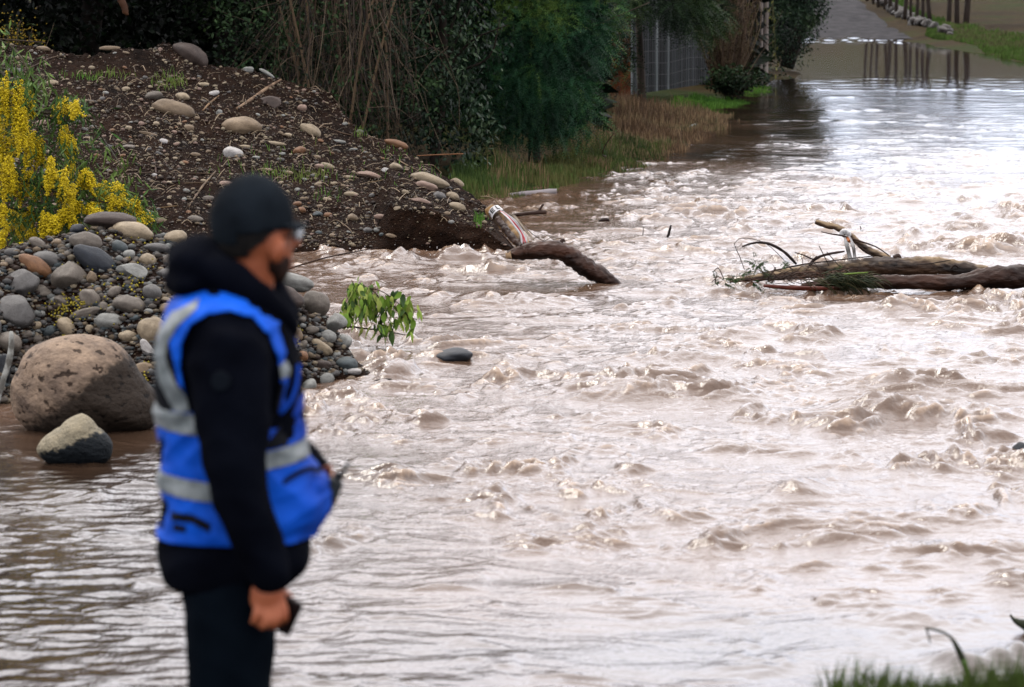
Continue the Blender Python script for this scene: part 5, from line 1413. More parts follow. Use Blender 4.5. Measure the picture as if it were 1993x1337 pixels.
limb('standing_twig', [(1299, 462, 2.2), (1302, 454, 2.6), (1306, 438, 1.6)], G(1300, 463).y, WOOD_WET, None, (.3, .3, .3), n=8, sides=6, rough=.2, label='black stub of twig slanting out of the water right of the forked log', cat='twig')
limb('thin_twig', [(1251, 459, .9), (1252, 450, .8), (1252, 441, .6)], G(1251, 460).y, WOOD_WET, None, (.35, .35, .3), n=6, sides=5, label='hair thin upright twig in the water left of the black slanting stub', cat='twig')
limb('thin_branch', [(560, 524, 1.6), (600, 511, 1.6), (640, 500, 1.6), (690, 490, 1.4), (735, 482, 1)], 29.0, WOOD_WET, None, (.9, .7, .5), n=18, sides=6, label='thin bare branch reaching over the water from behind the man\'s face', cat='branch')
limb('leaning_stem', [(1180, 305, 1.6), (1170, 330, 1.4), (1192, 262, 1.2), (1212, 245, .8)][:1] + [(1172, 300, 1.4), (1180, 280, 1.3), (1196, 258, 1)], 45, WOOD_WET, None, (1, .8, .6), n=10, sides=5, label='bare dark shoot in the dry grass beside the wattle', cat='twig')
limb('floating_twig', [(728, 741, 1), (745, 738, 2), (762, 738, 1.2)], G(745, 741).y, WOOD_WET, None, (.5, .4, .4), n=8, sides=5, label='short dark twig floating just off the end of the cobble pile', cat='twig')
# ---- sticks on the mound
def mstick(pts, nm, lab, c=(1, 1, 1), mat=None, lift=.02, tree_=(BT1,), cat='stick', sides=7):
    q = []
    for (a, b_, r) in pts:
        h_ = hit(a, b_, tree_)
        D_ = h_[0].y if h_ else 39.2
        q.append((a, b_, r, D_))
    P = smooth_pts([(*(W(a, b_, D_) + Vector((0, -.02, 0)))[:], r / SC(D_)) for a, b_, r, D_ in q], 18)
    b0 = P[0, :3].copy(); m = MB(); m.tube(P[:, :3] - b0 + [0, 0, 0], P[:, 3], sides, c, rough=.15, seed=random.random() * 9)
    o = m.build(nm, mat or WOOD_DRY); o.location = b0; tag(o, lab, cat); return o
mstick([(461, 211, 2.5), (480, 199, 3.2), (503, 183, 3.4), (525, 168, 3), (547, 155, 2.2)], 'pale_stick', 'thick pale stick lying aslant on the mound above the broad tan stone', (.85, .75, .7))
mstick([(368, 402, 1.6), (382, 380, 2), (398, 358, 2.2), (420, 333, 1.4)], 'grey_stick', 'grey brown stick slanting up to the right, left of the cap', (.5, .45, .38))
mstick([(315, 378, .9), (335, 362, 1.1), (365, 356, 1.1), (400, 356, .9)], 'curved_twig', 'curved thin twig beside the grey brown stick', (.45, .4, .3), sides=5)
mstick([(290, 405, .9), (320, 403, 1), (345, 400, .9)], 'straw_stem', 'pale straw stem lying on soil above the top stone of the pile', (.8, .7, .5), sides=5)
mstick([(598, 232, 1.2), (640, 250, 1.6), (680, 262, 1.5), (725, 268, 1.2)], 'long_twig', 'long dark twig running down the mound edge right of the cream and brown stone', (.5, .42, .36), sides=6)
mstick([(735, 270, 1), (760, 300, 1.3), (790, 320, 1.4), (815, 332, 1)], 'long_twig', 'bare twig lying down the bank edge below the orange brown oval stone', (.7, .62, .55), sides=6)
mstick([(812, 303, 1), (850, 301, 1.3), (902, 299, 1.2)], 'straw_stem', 'straight orange straw stem jutting right from the bank over the shrub', (.9, .55, .35), sides=5)
mstick([(820, 320, .8), (845, 322, 1), (858, 335, .9), (852, 345, .7)], 'curled_twig', 'curled twig loop on the bank shoulder above the largest cream stone', (.7, .6, .5), sides=5)
mstick([(190, 352, 1), (250, 338, 1.4), (330, 336, 1.2), (420, 338, 1.2), (500, 340, 1)], 'dark_branch', 'long thin dark branch lying level across the lower mound', (.25, .2, .17), sides=6)
mstick([(45, 138, 1.2), (80, 122, 1.6), (110, 110, 1.4), (160, 108, 1)], 'dark_branch', 'dark twig curving over the upper left of the mound', (.22, .18, .15), sides=6)
mstick([(0, 76, 1.5), (40, 79, 1.6), (90, 83, 1)], 'dark_branch', 'black branch on the skyline at the far left of the mound', (.15, .12, .1), sides=6)
mstick([(300, 310, 1.6), (303, 328, 2), (305, 348, 1.4)], 'upright_stub', 'short dark upright stub of root in the middle of the mound', (.25, .15, .12), sides=6)
mstick([(700, 358, .8), (722, 354, 1), (745, 350, .9), (790, 335, .7)], 'fine_twig', 'fine pale twig on soil below the flat pinkish stone', (.7, .62, .5), sides=5)
mstick([(640, 435, .8), (655, 428, 1), (680, 445, 1), (690, 462, .8)], 'root', 'thin pale root hanging on the lower bank right of the glasses', (.5, .45, .4), sides=5)
mstick([(395, 215, 1.6), (408, 201, 2), (426, 186, 1.2)], 'short_stick', 'short pale stick between the long tan stone and the broad one', (.8, .65, .5), sides=6)
g = np.random.default_rng(640); m = MB()
for k in range(420):
    a, b_ = g.uniform(150, 960), g.uniform(130, 440); an = g.normal(.2, .9); l = g.uniform(8, 30)
    h1, h2 = hit(a, b_, (BT1,)), hit(a + math.cos(an) * l, b_ + math.sin(an) * l * .5, (BT1,))
    if h1 and h2 and abs(h1[0].y - h2[0].y) < 1:
        p0, p1 = np.array(h1[0]) + [0, 0, .008], np.array(h2[0]) + [0, 0, .015]; pm_ = (p0 + p1) / 2 + [0, 0, g.uniform(.005, .04)]
        m.tube(smooth_pts([p0, pm_, p1], 5), .0028 * g.uniform(.6, 1.6), 4, np.array((.30, .22, .14)) * g.uniform(.3, 1.5), caps=False)
o = m.build('twig_litter', STRAW); tag(o, 'litter of fine twigs and straw over the mound soil', 'twigs', kind='stuff')
# broken branch hanging at the top, bare rotten wood
limb('broken_bough', [(228, -20, 6), (238, 5, 7), (243, 20, 6), (248, 30, 3)], 40.5, WOOD_DRY, None, (.35, .2, .13), n=14, sides=8, rough=.3, label='broken orange brown bough end hanging from the top edge over the mound', cat='branch')
# bark covered stick standing at the left edge
limb('pale_branch', [(22, 645, 4), (22, 670, 5.5), (18, 700, 6), (8, 735, 6), (-4, 775, 6), (-14, 810, 5)], 21.3, simple('lichen_bark', (.16, .15, .13), (.50, .50, .46), scale=14, rough=.8, bump=.5, lo=.42, hi=.58), None, n=24, sides=10, rough=.12, label='pale lichened branch leaning at the left edge in front of the giant boulder', cat='branch')
# leafy branch snagged in the water
def leafy():
    g = np.random.default_rng(650); D = 26.2
    t = empty('leafy_branch', W(675, 635, D), label='light green leafy branch trailing in the rapids beyond the pile', cat='branch')
    off = np.array(t.location)
    stems = [[(655, 640, 2), (680, 636, 2), (715, 640, 1.8), (735, 642, 1.5), (790, 652, 1)], [(672, 630, 1.5), (680, 590, 1.4), (690, 560, 1.2), (684, 545, .8)], [(735, 642, 1.5), (742, 610, 1.4), (738, 580, 1.2), (720, 560, .8)], [(690, 560, 1), (715, 560, 1.2), (745, 568, 1), (775, 590, 1), (805, 610, .8)], [(742, 610, 1), (765, 595, 1), (780, 612, .9), (812, 622, .8)]]
    for pts in stems: limb('stem', pts, D, WOOD_WET, t, (1.2, 1.4, .8), n=14, sides=6)
    pal = [(.22, .38, .05), (.34, .50, .08), (.50, .60, .14), (.09, .17, .04), (.05, .10, .03)]
    meshes = []
    for k in range(5):
        # drooping lance leaf with a folded midrib
        n = 6; u_ = np.linspace(0, 1, n); w_ = np.sin(u_ ** .8 * math.pi) * .24 + .002
        z_ = -.35 * u_ ** 2 * (1 + .3 * k)
        V = np.vstack([np.stack([u_, -w_, z_ - .05 * w_], -1), np.stack([u_, w_ * 0, z_ + .04], -1), np.stack([u_, w_, z_ - .05 * w_], -1)])
        a_ = np.arange(n - 1); F_ = np.vstack([np.stack([a_, a_ + 1, a_ + n + 1, a_ + n], -1), np.stack([a_ + n, a_ + n + 1, a_ + 2 * n + 1, a_ + 2 * n], -1)])
        meshes.append(mesh_from('leaf', V, [F_], [LEAF], True, pal[k]))
    Q = []
    for _ in range(290):
        c = [(690, 560, 16, 14), (712, 568, 18, 16), (740, 575, 20, 16), (685, 595, 16, 22), (710, 600, 20, 20), (752, 620, 16, 20), (745, 640, 14, 14), (780, 590, 16, 14), (795, 610, 14, 18), (672, 615, 10, 12), (728, 585, 14, 16)][g.integers(11)]
        Q.append((g.normal(c[0], c[2] * .7), g.normal(c[1], c[3] * .7)))
    for (a, b_) in Q:
        if b_ > 652 or b_ < 538: continue
        k = g.choice(5, p=[.28, .26, .16, .18, .12])
        o = link('leaf', meshes[k], t); o.location = W(a, b_, D + g.normal() * .10) - Vector(off)
        s = g.uniform(15, 27) / SC(D); o.scale = (s, s, s); o.rotation_euler = (g.normal() * .6, g.uniform(.5, 1.5), g.uniform(0, 6.28))
leafy()
# bottom right: blurred forked twig near the camera
Df = 11.8
t = empty('near_twig', W(1870, 1290, Df), label='blurred forked twig standing over the grass in the lower right corner', cat='twig')
limb('stem', [(1893, 1345, 5), (1880, 1300, 6), (1868, 1270, 7), (1850, 1240, 3.2), (1828, 1228, 3), (1802, 1222, 2.2)], Df, simple('dark_twig', (.015, .02, .01), (.03, .04, .015), rough=.7), t, n=20, sides=7)
limb('shoot', [(1810, 1252, 1.4), (1808, 1238, 2), (1802, 1222, 2.2)], Df, bpy.data.materials['dark_twig'], t, n=8, sides=5)
limb('shoot', [(1893, 1345, 4), (1884, 1310, 5), (1876, 1285, 5)], Df - .02, simple('green_shoot', (.05, .10, .015), (.10, .20, .03), rough=.6), t, n=8, sides=6)
limb('black_snag', [(1966, 1196, 2), (1974, 1206, 4), (1990, 1214, 10), (2010, 1222, 14)], 15.6, bpy.data.materials['dark_twig'], None, (1, 1, 1), n=10, sides=8, rough=.4, label='black snag at the right edge above the blurred grass', cat='branch')
# ============================================================ THE MAN
PD = 9.0
def Q(px, py, dy=0.0):
    w = W(px, py, PD); k = PD
    return np.array([w.x, PD + dy, w.z])
PS_ = SC(PD) / math.cos(PITCH) * 1.0       # pixels per metre on the man
PS_ = (Q(1000, 700)[0] - Q(900, 700)[0]); PS_ = 100 / PS_
def q2px(V):
    """person-space point -> the side-view coordinates the clothes were drawn in"""
    px = CX + V[:, 0] * FPX * CP0(V) ; return px
ROOT = empty('person', (Q(445, 1200)[0], PD, .56), label='man in a black jacket, blue reflective vest and dark cap looking out over the flood', cat='person')
RO = np.array(ROOT.location)
class Solid:
    """overlapping closed shapes, fused into one skin by a voxel remesh"""
    def __init__(self): self.m = MB()
    def loft(self, rows, n=28, sides=36, power=2.3):
        """rows: (centre xyz, half width x, half depth y)"""
        A = smooth_pts([(*r[0], r[1], r[2]) for r in rows], n)
        th = np.linspace(0, 2 * math.pi, sides, endpoint=False)
        c, s = np.cos(th), np.sin(th); c = np.sign(c) * np.abs(c) ** (2 / power); s = np.sign(s) * np.abs(s) ** (2 / power)
        V = np.stack([A[:, 0, None] + A[:, 3, None] * c, A[:, 1, None] + A[:, 4, None] * s, np.broadcast_to(A[:, 2, None], (n, sides))], -1).reshape(-1, 3)
        i = np.arange(n - 1)[:, None] * sides; j = np.arange(sides)[None]; j2 = (j + 1) % sides
        F_ = np.stack([i + j, i + j2, i + sides + j2, i + sides + j], -1).reshape(-1, 4)
        V = np.vstack([V, A[0, :3], A[-1, :3]]); a = n * sides; jj = np.arange(sides); o2 = (n - 1) * sides
        T_ = np.vstack([np.stack([np.full(sides, a), (jj + 1) % sides, jj], -1), np.stack([np.full(sides, a + 1), o2 + jj, o2 + (jj + 1) % sides], -1)])
        self.m.add(V, [F_, T_])
    def ell(self, c, r, rot=0.0, sub=ICO4):
        V = sub[0] * np.array(r)
        if rot:
            a = math.radians(rot); x_ = V[:, 0] * math.cos(a) + V[:, 2] * math.sin(a); z_ = -V[:, 0] * math.sin(a) + V[:, 2] * math.cos(a); V = np.stack([x_, V[:, 1], z_], -1)
        self.m.add(V + np.array(c), sub[1])
    def limb(self, pts, rad, n=24, sides=20):
        q = smooth_pts([(*p, r) for p, r in zip(pts, rad)], n)
        self.m.tube(q[:, :3], q[:, 3], sides)
        self.m.add(ICO2[0] * rad[0] + np.array(pts[0]), ICO2[1]); self.m.add(ICO2[0] * rad[-1] + np.array(pts[-1]), ICO2[1])
    def fuse(self, name, mat, voxel=.01, smooth=6, noise=0, nf=8, parent=ROOT):
        me_ = self.m.mesh(name, [mat]); tmp = link(name + '_tmp', me_)
        md = tmp.modifiers.new('r', 'REMESH'); md.mode = 'VOXEL'; md.voxel_size = voxel; md.use_smooth_shade = True
        ms = tmp.modifiers.new('s', 'SMOOTH'); ms.iterations = smooth; ms.factor = .5
        dg = bpy.context.evaluated_depsgraph_get(); out = bpy.data.meshes.new_from_object(tmp.evaluated_get(dg))
        bpy.data.objects.remove(tmp)
        V = np.zeros(len(out.vertices) * 3); out.vertices.foreach_get('co', V); V = V.reshape(-1, 3)
        if noise:
            nn = np.zeros(len(out.vertices) * 3); out.vertices.foreach_get('normal', nn); nn = nn.reshape(-1, 3)
            V = V + nn * (noise * (ridged(V[:, 0] * nf + V[:, 2] * nf * .4, V[:, 2] * nf * 1.1 + V[:, 1] * nf * .8, 71) * .7 + p3(V, nf * 1.7, 72) * .5))[:, None]
        V = V - RO
        out.vertices.foreach_set('co', V.ravel().astype(np.float32)); out.name = name
        out.materials.clear(); out.materials.append(mat)
        for p in out.polygons: p.use_smooth = True
        out.update()
        o = link(name, out, parent); return o
SKIN = simple('skin', (.34, .085, .032), (.50, .155, .070), scale=9, rough=.5, bump=.15)
NAVY = simple('black_softshell', (.0018, .0023, .0050), (.0040, .0052, .0100), scale=6, rough=.95, bump=.3, bscale=40, spec=.015)
TROU = simple('dark_trousers', (.0016, .0035, .0065), (.0040, .0072, .0120), scale=5, rough=.95, bump=.3, spec=.015)
CAPM = simple('charcoal_cap', (.005, .007, .010), (.013, .018, .024), scale=10, rough=.95, bump=.3, spec=.03)
HAIR = simple('dark_hair', (.006, .005, .005), (.012, .010, .009), scale=40, rough=.8, bump=.5, spec=.08)
BLUE = simple('vest_blue', (.0004, .042, .38), (.001, .135, .88), scale=3.5, rough=.7, bump=.3, spec=.08)
BLKP = simple('vest_black_mesh', (.004, .005, .008), (.008, .009, .013), scale=60, rough=.85, bump=.4, spec=.05)
REFL = simple('reflective_grey', (.19, .22, .225), (.30, .33, .335), scale=40, rough=.45, bump=.2)
def HC(px0, px1): return (px0 + px1) / 2
def row(py, xl, xr, dy, cy=0.0): return (Q((xl + xr) / 2, py, cy), (xr - xl) / 2 / PS_, dy)
# --- body: one continuous figure
b = Solid()
b.loft([row(1125, 355, 545, .155), row(1060, 345, 560, .15), row(950, 350, 560, .145), row(800, 335, 555, .15), row(680, 330, 550, .19), row(610, 350, 535, .19), row(575, 400, 520, .11), row(560, 430, 530, .07)], power=2.1)
b.limb([Q(470, 590), Q(486, 540), Q(500, 480)], [.075, .060, .062])              # neck
b.ell(Q(495, 440, .0), (.088, .078, .110), 8)                                     # skull
b.ell(Q(517, 482, .045), (.062, .058, .075), 10)                                  # face and jaw, turned away
b.ell(Q(543, 515, .045), (.030, .034, .030))                                      # chin
b.ell(Q(572, 474, .075), (.014, .013, .018))                                      # nose
b.ell(Q(545, 484, -.064), (.018, .018, .032), 12)                                  # near ear
b.ell(Q(500, 470, .085), (.012, .012, .030), 8)                                   # far ear
sh, el, wr = Q(452, 668, -.19), Q(468, 880, -.235), Q(528, 1092, -.20)
b.limb([sh, (sh + el) / 2, el, (el + wr) / 2, wr, Q(532, 1108, -.2)], [.062, .055, .046, .042, .031, .033])
sh2, el2, wr2 = Q(455, 668, .19), Q(500, 870, .24), Q(610, 945, .12)
b.limb([sh2, (sh2 + el2) / 2, el2, (el2 + wr2) / 2, wr2], [.062, .055, .046, .040, .030])
hipn, hipf = Q(455, 1110, -.085), Q(450, 1110, .085)
kn, kf = Q(452, 1440, -.095), Q(444, 1440, .10)
an_, af = Q(430, 1725, -.09), Q(448, 1725, .11)
for h_, k_, a_ in ((hipn, kn, an_), (hipf, kf, af)):
    b.limb([h_, (h_ + k_) / 2, k_, (k_ * .6 + a_ * .4), a_], [.095, .078, .056, .056, .038])
    a2 = a_.copy(); a2[2] = .60; b.limb([a2, a2 + np.array([.08, 0, -.005]), a2 + np.array([.16, 0, -.012])], [.040, .038, .028])
# near hand: palm and five bent fingers round the phone
hx = lambda px, py, dy=-.2: Q(px, py, dy)
b.limb([hx(532, 1104), hx(534, 1125), hx(534, 1145)], [.033, .039, .037])
b.limb([hx(520, 1120), hx(516, 1140)], [.026, .024])
for (a0, a1, a2_, a3) in [((562, 1140, -.215), (569, 1162, -.235), (563, 1178, -.222), (552, 1182, -.205)), ((548, 1145, -.222), (551, 1172, -.245), (545, 1186, -.232), (534, 1187, -.212)),
                          ((531, 1147, -.222), (530, 1174, -.245), (525, 1187, -.232), (517, 1186, -.212)), ((514, 1144, -.215), (508, 1166, -.236), (505, 1178, -.226), (502, 1176, -.206))]:
    b.limb([hx(*a0), hx(*a1), hx(*a2_), hx(*a3)], [.0088, .0084, .008, .007], n=14, sides=10)
b.limb([hx(556, 1122, -.19), hx(572, 1140, -.175), hx(578, 1158, -.17)], [.013, .0115, .0095], n=10, sides=10)
# far hand holding the radio at the belly
fh = lambda px, py, dy=.10: Q(px, py, dy)
b.limb([fh(612, 946, .12), fh(628, 952, .11)], [.030, .034])
for k_ in range(4):
    b.limb([fh(634, 938 + k_ * 13, .085), fh(648, 940 + k_ * 13, .060), fh(650, 943 + k_ * 13, .035)], [.010, .0095, .008], n=10, sides=8)
b.limb([fh(626, 936, .10), fh(632, 922, .075), fh(640, 916, .05)], [.012, .011, .009], n=8, sides=8)
b.fuse('body', SKIN, .0065, 4)
# --- jacket with sleeves
j = Solid()
TOR = [(1132, 326, 560, .175), (1095, 312, 606, .19), (1050, 312, 606, .190), (1000, 316, 600, .185), (900, 316, 594, .175), (800, 312, 588, .175), (700, 314, 580, .20), (640, 322, 566, .215), (600, 334, 545, .205), (572, 360, 520, .16), (556, 400, 500, .10)]
j.loft([row(*r) for r in TOR], n=40, sides=48, power=2.35)
j.ell(Q(456, 672, -.155), (.098, .085, .105))
j.ell(Q(456, 672, .155), (.098, .085, .105))
j.limb([Q(456, 680, -.19), Q(463, 770, -.215), Q(470, 870, -.235), Q(488, 950, -.235), Q(512, 1030, -.22), Q(532, 1092, -.205)], [.092, .084, .072, .064, .056, .051], n=40, sides=26)
j.limb([Q(455, 680, .19), Q(478, 775, .22), Q(502, 870, .24), Q(560, 915, .19), Q(606, 944, .13)], [.092, .080, .070, .058, .048], n=30, sides=24)
j.fuse('jacket', NAVY, .010, 4, noise=.010, nf=7)
# --- hood lying on the back of the neck, collar
h = Solid()
h.ell(Q(384, 512, .0), (.072, .13, .062), 8); h.ell(Q(372, 545, .0), (.058, .14, .045)); h.ell(Q(420, 522, -.02), (.075, .115, .050), 25); h.ell(Q(392, 488, .0), (.052, .10, .036), 10)
h.limb([Q(430, 520, -.08), Q(470, 545, -.105), Q(515, 580, -.10), Q(548, 610, -.05), Q(560, 640, .0)], [.038, .042, .040, .034, .030])
h.limb([Q(430, 520, .10), Q(480, 545, .11), Q(525, 575, .10), Q(552, 610, .05), Q(560, 640, .0)], [.04, .042, .038, .034, .030])
h.ell(Q(450, 575, .0), (.12, .12, .035), 20)
h.fuse('hood', NAVY, .009, 6, noise=.006, nf=9)
# --- trousers and shoes
tr_ = Solid()
tr_.loft([row(1200, 365, 545, .165), row(1150, 355, 556, .175), (Q(450, 1090), .13, .165)], n=14)
for h_, k_, a_ in ((hipn, kn, an_), (hipf, kf, af)):
    tr_.limb([h_ - np.array([0, 0, .04]), (h_ + k_) / 2, k_, (k_ + a_) / 2, a_ + np.array([0, 0, .01])], [.112, .101, .088, .076, .070], n=30, sides=24)
tr_.fuse('trousers', TROU, .011, 5, noise=.006, nf=7)
sho = Solid()
for a_ in (an_, af):
    a2 = a_.copy(); a2[2] = .60; sho.limb([a2 - np.array([.03, 0, 0]), a2 + np.array([.07, 0, 0]), a2 + np.array([.17, 0, -.008])], [.050, .048, .036])
sho.fuse('shoes', simple('black_shoe', (.01, .01, .01), rough=.5), .012, 3)
# --- vest: a shell over the jacket, cut into its panels
def inpoly(x_, y_, P):
    P = np.array(P, float); c = np.zeros(len(x_), bool); n = len(P); k = n - 1
    for i in range(n):
        xi, yi, xk, yk = P[i, 0], P[i, 1], P[k, 0], P[k, 1]
        m_ = ((yi > y_) != (yk > y_)) & (x_ < (xk - xi) * (y_ - yi) / (yk - yi + 1e-12) + xi); c ^= m_; k = i
    return c
VR = [(1038, 313, 596, 0.196), (1000, 317, 594, 0.196), (940, 317, 592, 0.188), (880, 317, 588, 0.183), (800, 311, 583, 0.184), (740, 309, 580, 0.20099999999999998), (690, 311, 576, 0.218), (640, 319, 562, 0.228), (605, 329, 542, 0.218), (580, 345, 519, 0.191), (563, 371, 498, 0.141), (552, 407, 478, 0.086)]
n_, sides = 260, 420
A = smooth_pts([(*row(*r)[0], row(*r)[1], row(*r)[2]) for r in VR], n_)
pys = np.interp(np.linspace(0, 1, n_), np.linspace(0, 1, n_), np.zeros(n_))
th = np.linspace(0, 2 * math.pi, sides, endpoint=False)
c, s = np.cos(th), np.sin(th); pw = 2.35; cc = np.sign(c) * np.abs(c) ** (2 / pw); ss = np.sign(s) * np.abs(s) ** (2 / pw)
V = np.stack([A[:, 0, None] + A[:, 3, None] * cc, A[:, 1, None] + A[:, 4, None] * ss, np.broadcast_to(A[:, 2, None], (n_, sides))], -1)
cen = A[:, None, :3]; nv = V - cen; nv /= np.linalg.norm(nv, axis=2)[..., None]
V = V + nv * (.010 * ridged(V[..., 2] * 7 + V[..., 0] * 5, V[..., 1] * 5 + V[..., 0] * 6, 81) + .005 * ridged(V[..., 2] * 17 - V[..., 0] * 9, V[..., 0] * 8 + 3, 83) + .003 * perlin(V[..., 0] * 30, V[..., 2] * 26, 82))[..., None]
# stuffed front pocket
pc = Q(592, 968); pr = (.072, .13, .080)
bul = np.exp(-(((V[..., 0] - pc[0]) / .085) ** 2 + ((V[..., 2] - pc[2]) / .075) ** 2)) * sstep(.35, .9, cc)[None]
V[..., 0] += bul * .060
V = V.reshape(-1, 3)
i = np.arange(n_ - 1)[:, None] * sides; jn = np.arange(sides)[None]; j2 = (jn + 1) % sides
F_ = np.stack([i + jn, i + j2, i + sides + j2, i + sides + jn], -1).reshape(-1, 4)
FC = V[F_].mean(1)
fpx = CX + (FC[:, 0]) * PS_ + 0.0; fpx = CX + FC[:, 0] * (100 / (Q(1096.5, 700)[0] - Q(996.5, 700)[0]))
zt, zb = Q(0, 500)[2], Q(0, 1100)[2]; fpy = 500 + (zt - FC[:, 2]) / (zt - zb) * 600
cut = inpoly(fpx, fpy, [(362, 700), (366, 650), (385, 612), (420, 592), (460, 586), (505, 600), (535, 635), (552, 680), (556, 730), (540, 790), (500, 820), (420, 820), (380, 780)])
grey = inpoly(fpx, fpy, [(400, 566), (345, 596), (318, 635), (310, 680), (320, 728), (350, 782), (394, 782), (374, 752), (352, 722), (334, 682), (337, 655), (361, 616), (398, 582)])
grey |= (fpy > 781 + (fpx - 305) * .08) & (fpy < 820 + (fpx - 305) * .08) & (fpx < 470)
grey |= (fpy > 906 + (fpx - 312) * .11) & (fpy < 942 + (fpx - 312) * .11) & (fpx < 500)
grey |= (fpy > 860 - (fpx - 523) * .17) & (fpy < 894 - (fpx - 523) * .17) & (fpx >= 500)
grey |= inpoly(fpx, fpy, [(524, 730), (541, 709), (572, 678), (600, 680), (602, 706), (583, 714)])
black = inpoly(fpx, fpy, [(290, 655), (311, 655), (310, 680), (320, 728), (350, 782), (290, 782)]) | inpoly(fpx, fpy, [(336, 655), (352, 640), (368, 650), (372, 760), (374, 752), (352, 722), (334, 682)])
black |= inpoly(fpx, fpy, [(500, 734), (568, 728), (566, 850), (500, 860)]) | ((fpy > 1000) & (fpy < 1012) & (fpx < 372) & (fpx > 345) & (FC[:, 1] < PD))
black |= (fpx > 340) & (fpx < 420) & (np.abs(fpy - (985 + np.clip(fpx - 385, 0, 99) * .5)) < 9) & (FC[:, 1] < PD)
edge = inpoly(fpx, fpy, [(340, 640), (356, 606), (400, 578), (460, 570), (520, 588), (556, 630), (574, 690), (580, 740), (560, 800), (530, 840), (520, 836), (548, 790), (562, 730), (552, 680), (532, 634), (500, 603), (460, 590), (420, 596), (388, 616), (370, 650), (366, 700), (372, 740), (360, 730), (352, 690)])
grey &= ~(edge & (fpx > 365) & (fpx < 520) & (fpy < 600) & (fpx > 405))
black &= ~edge
groups = {'reflective_stripe': grey & ~cut, 'black_panel': black & ~grey & ~cut}
groups['blue_panel'] = ~(groups['reflective_stripe'] | groups['black_panel']) & ~cut
vest = None
for nm_, mk, mt_, lift in (('vest', groups['blue_panel'], BLUE, 0), ('black_panel', groups['black_panel'], BLKP, .001), ('reflective_stripe', groups['reflective_stripe'], REFL, .003)):
    ids = np.flatnonzero(mk)
    comp = np.full(len(F_), -1); comp[ids] = ids
    if nm_ != 'vest':                      # separate patches of cloth are separate parts
        gi = np.full((n_ - 1) * sides, -1); gi[ids] = ids; gi = gi.reshape(n_ - 1, sides)
        for _ in range(900):
            g0 = gi.copy()
            for ax_, sh_ in ((0, 1), (0, -1), (1, 1), (1, -1)):
                r2_ = np.roll(gi, sh_, ax_)
                if ax_ == 0: r2_[0 if sh_ == 1 else -1] = -1
                gi = np.where((gi >= 0) & (r2_ > gi), r2_, gi)
            if (g0 == gi).all(): break
        comp = gi.ravel()
    else: comp[ids] = 0
    for cid in np.unique(comp[ids]):
        sel = ids[comp[ids] == cid]
        if len(sel) < 60: continue
        f = F_[sel]; us, inv = np.unique(f.ravel(), return_inverse=True)
        nn = nv.reshape(-1, 3)[us]
        o = link(nm_, mesh_from(nm_, V[us] + nn * lift - RO, [inv.reshape(-1, 4)], [mt_]), vest or ROOT)
        md = o.modifiers.new('cloth', 'SOLIDIFY'); md.thickness = .004
        if vest is None: vest = o
# the bulging blue pocket with its dark flap edge
pk = Solid(); pk.ell(Q(588, 972, -.02), (.058, .125, .068), 14); pk.ell(Q(612, 940, -.01), (.034, .09, .034)); pk.ell(Q(575, 1005, -.02), (.045, .11, .035))
pk.fuse('front_pocket', BLUE, .008, 5, noise=.004, nf=12, parent=vest)
m = MB(); m.tube(smooth_pts([Q(548, 955, -.155), Q(556, 925, -.16), Q(580, 908, -.14), Q(606, 900, -.10), Q(626, 910, -.05)], 20) - RO, .0055, 8); m.build('pocket_seam', BLKP, vest)
m = MB(); m.tube(smooth_pts([Q(552, 790, -.15), Q(570, 770, -.14), Q(582, 740, -.12), Q(586, 700, -.10)], 16) - RO, .005, 8); m.build('piping', BLUE, vest)
# --- cap, hair, beard, glasses
h = Solid()
h.ell(Q(492, 448, .0), (.093, .085, .108), 6); h.ell(Q(470, 478, .0), (.066, .072, .045))
o = h.fuse('hair', HAIR, .008, 4, noise=.001, nf=40)
def crop(o, fn):
    bm = bmesh.new(); bm.from_mesh(o.data)
    dead = [v for v in bm.verts if fn(np.array(v.co) + RO)]
    bmesh.ops.delete(bm, geom=dead, context='VERTS'); bm.to_mesh(o.data); bm.free()
pxof = lambda v: CX + v[0] * (100 / (Q(1096.5, 700)[0] - Q(996.5, 700)[0]))
pyof = lambda v: 500 + (zt - v[2]) / (zt - zb) * 600
def hair_cut(v):
    a, b_ = pxof(v), pyof(v)
    return b_ > 500 or (a > 532 and b_ > 452) or (a > 522 and b_ > 480) or (b_ > 505 - max(0, a - 480) * .9)
crop(o, hair_cut)
cpx = Solid(); cpx.ell(Q(490, 430, .0), (.099, .092, .112), 6)
o = cpx.fuse('cap', CAPM, .007, 4, noise=.0015, nf=10)
crop(o, lambda v: pyof(v) > 452 - (pxof(v) - 490) * .08 + (20 if pxof(v) < 470 else 0))
md = o.modifiers.new('cloth', 'SOLIDIFY'); md.thickness = .004
br = MB(); n_b = 14
q0 = []
for u_ in np.linspace(0, 1, 8):
    for w_ in np.linspace(-1, 1, 11):
        p = Q(553 + u_ * 46 * (1 - .35 * w_ * w_), 433 + u_ * 7 + abs(w_) * 5, .02 + w_ * .085 * (1 - .25 * u_))
        q0.append(p - RO)
ii = np.arange(7)[:, None] * 11 + np.arange(10)[None]; br.add(np.array(q0), np.stack([ii, ii + 1, ii + 12, ii + 11], -1).reshape(-1, 4))
bo = br.build('brim', CAPM, o); md = bo.modifiers.new('t', 'SOLIDIFY'); md.thickness = .006
bd = Solid(); bd.ell(Q(534, 527, .03), (.034, .056, .034), 25); bd.ell(Q(530, 512, .01), (.028, .060, .036), 15); bd.ell(Q(548, 512, .04), (.022, .04, .024))
bd.fuse('beard', simple('stubble', (.012, .006, .005), (.04, .018, .012), scale=50, rough=.9, bump=.4, spec=.05), .007, 4, noise=.001, nf=50)
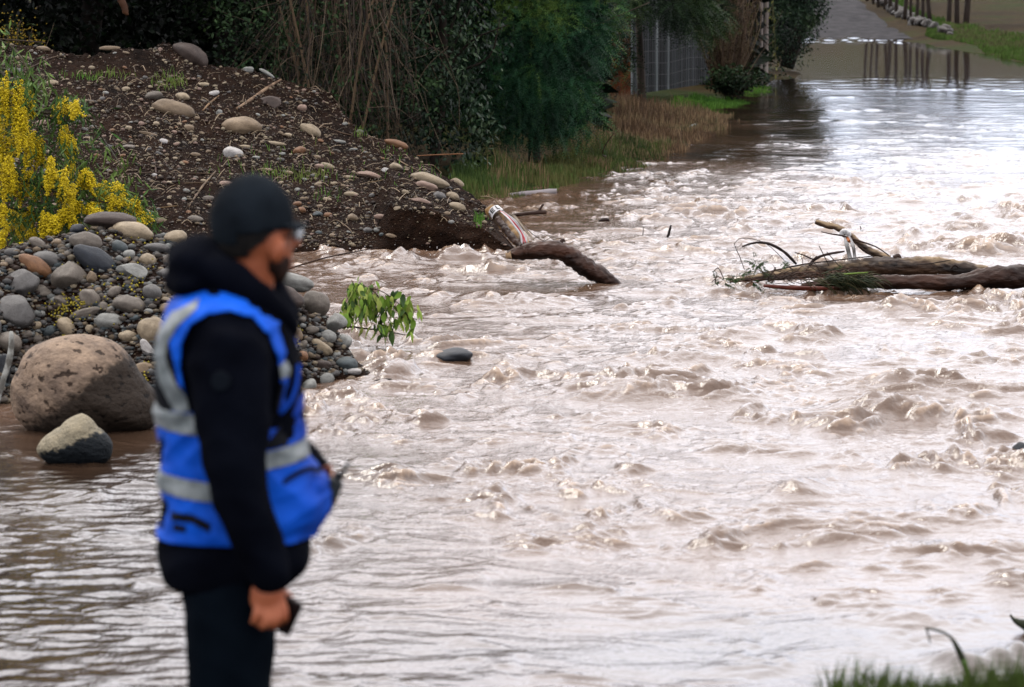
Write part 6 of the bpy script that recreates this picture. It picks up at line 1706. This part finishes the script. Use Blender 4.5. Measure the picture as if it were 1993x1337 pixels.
gl = empty('glasses', (0, 0, 0)); gl.parent = ROOT
m = MB(); m.tube([Q(546, 462, -.045) - RO, Q(560, 457, -.035) - RO, Q(576, 454, -.022) - RO], .0025, 6); m.build('temple', simple('glasses_frame', (.01, .01, .012), rough=.3), gl)
lens = simple('lens', (.55, .58, .60), (.62, .65, .67), rough=.08, bump=0, spec=.8)  # pale colour stands in for white glare on the glass
for (dy_, dx_) in ((.006, 0), (.066, 3)):
    V_ = ICO3[0] * np.array([.008, .018, .015]) + Q(578 + dx_, 457, dy_) - RO
    m = MB(); m.add(V_, ICO3[1]); m.build('lens', lens, gl)
# logo patch on the sleeve: a faint round badge
m = MB(); th = np.linspace(0, 2 * math.pi, 25)[:-1]
ce = Q(448, 712, -.305); ring = np.stack([ce[0] + .022 * np.cos(th), np.full(24, ce[1]), ce[2] + .022 * np.sin(th)], -1)
m.add(np.vstack([ring, ring + [0, .012, 0]]) - RO, [np.arange(24)[None], np.stack([np.arange(24), (np.arange(24) + 1) % 24, (np.arange(24) + 1) % 24 + 24, np.arange(24) + 24], -1)])
m.build('sleeve_badge', simple('badge', (.005, .008, .013), rough=.9, spec=.05), ROOT, smooth=False)
# --- things he holds
ph = empty('phone', Q(568, 1168, -.20), label='dark phone held in his lowered right hand', cat='phone')
m = MB(); m.box((0, 0, 0), (.052, .010, .092)); o = m.build('case', simple('phone_case', (.012, .006, .006), rough=.4), ph, smooth=False)
bv = o.modifiers.new('b', 'BEVEL'); bv.width = .004; bv.segments = 2
m = MB(); m.box((0, .0062, 0), (.046, .002, .084)); m.build('screen', simple('phone_screen', (.01, .01, .012), rough=.1), ph, smooth=False)
ph.rotation_euler = (R(8), R(28), R(-18))
rd = empty('handheld_radio', Q(640, 966, .02), label='black handheld radio with stubby antenna held at his belly beside the blue pocket', cat='radio')
RADM = simple('radio_plastic', (.010, .014, .016), (.02, .026, .03), rough=.5)
m = MB(); m.box((0, 0, 0), (.036, .055, .085)); o = m.build('case', RADM, rd, smooth=False); bv = o.modifiers.new('b', 'BEVEL'); bv.width = .007; bv.segments = 3
m = MB(); m.tube([(.004, -.012, .040), (.006, -.012, .065), (.010, -.012, .095)], [.008, .006, .004], 10); m.build('antenna', RADM, rd)
m = MB(); m.tube([(.0, .014, .040), (.0, .014, .056)], [.008, .008], 10); m.build('knob', RADM, rd)
rd.rotation_euler = (0, R(24), R(10))
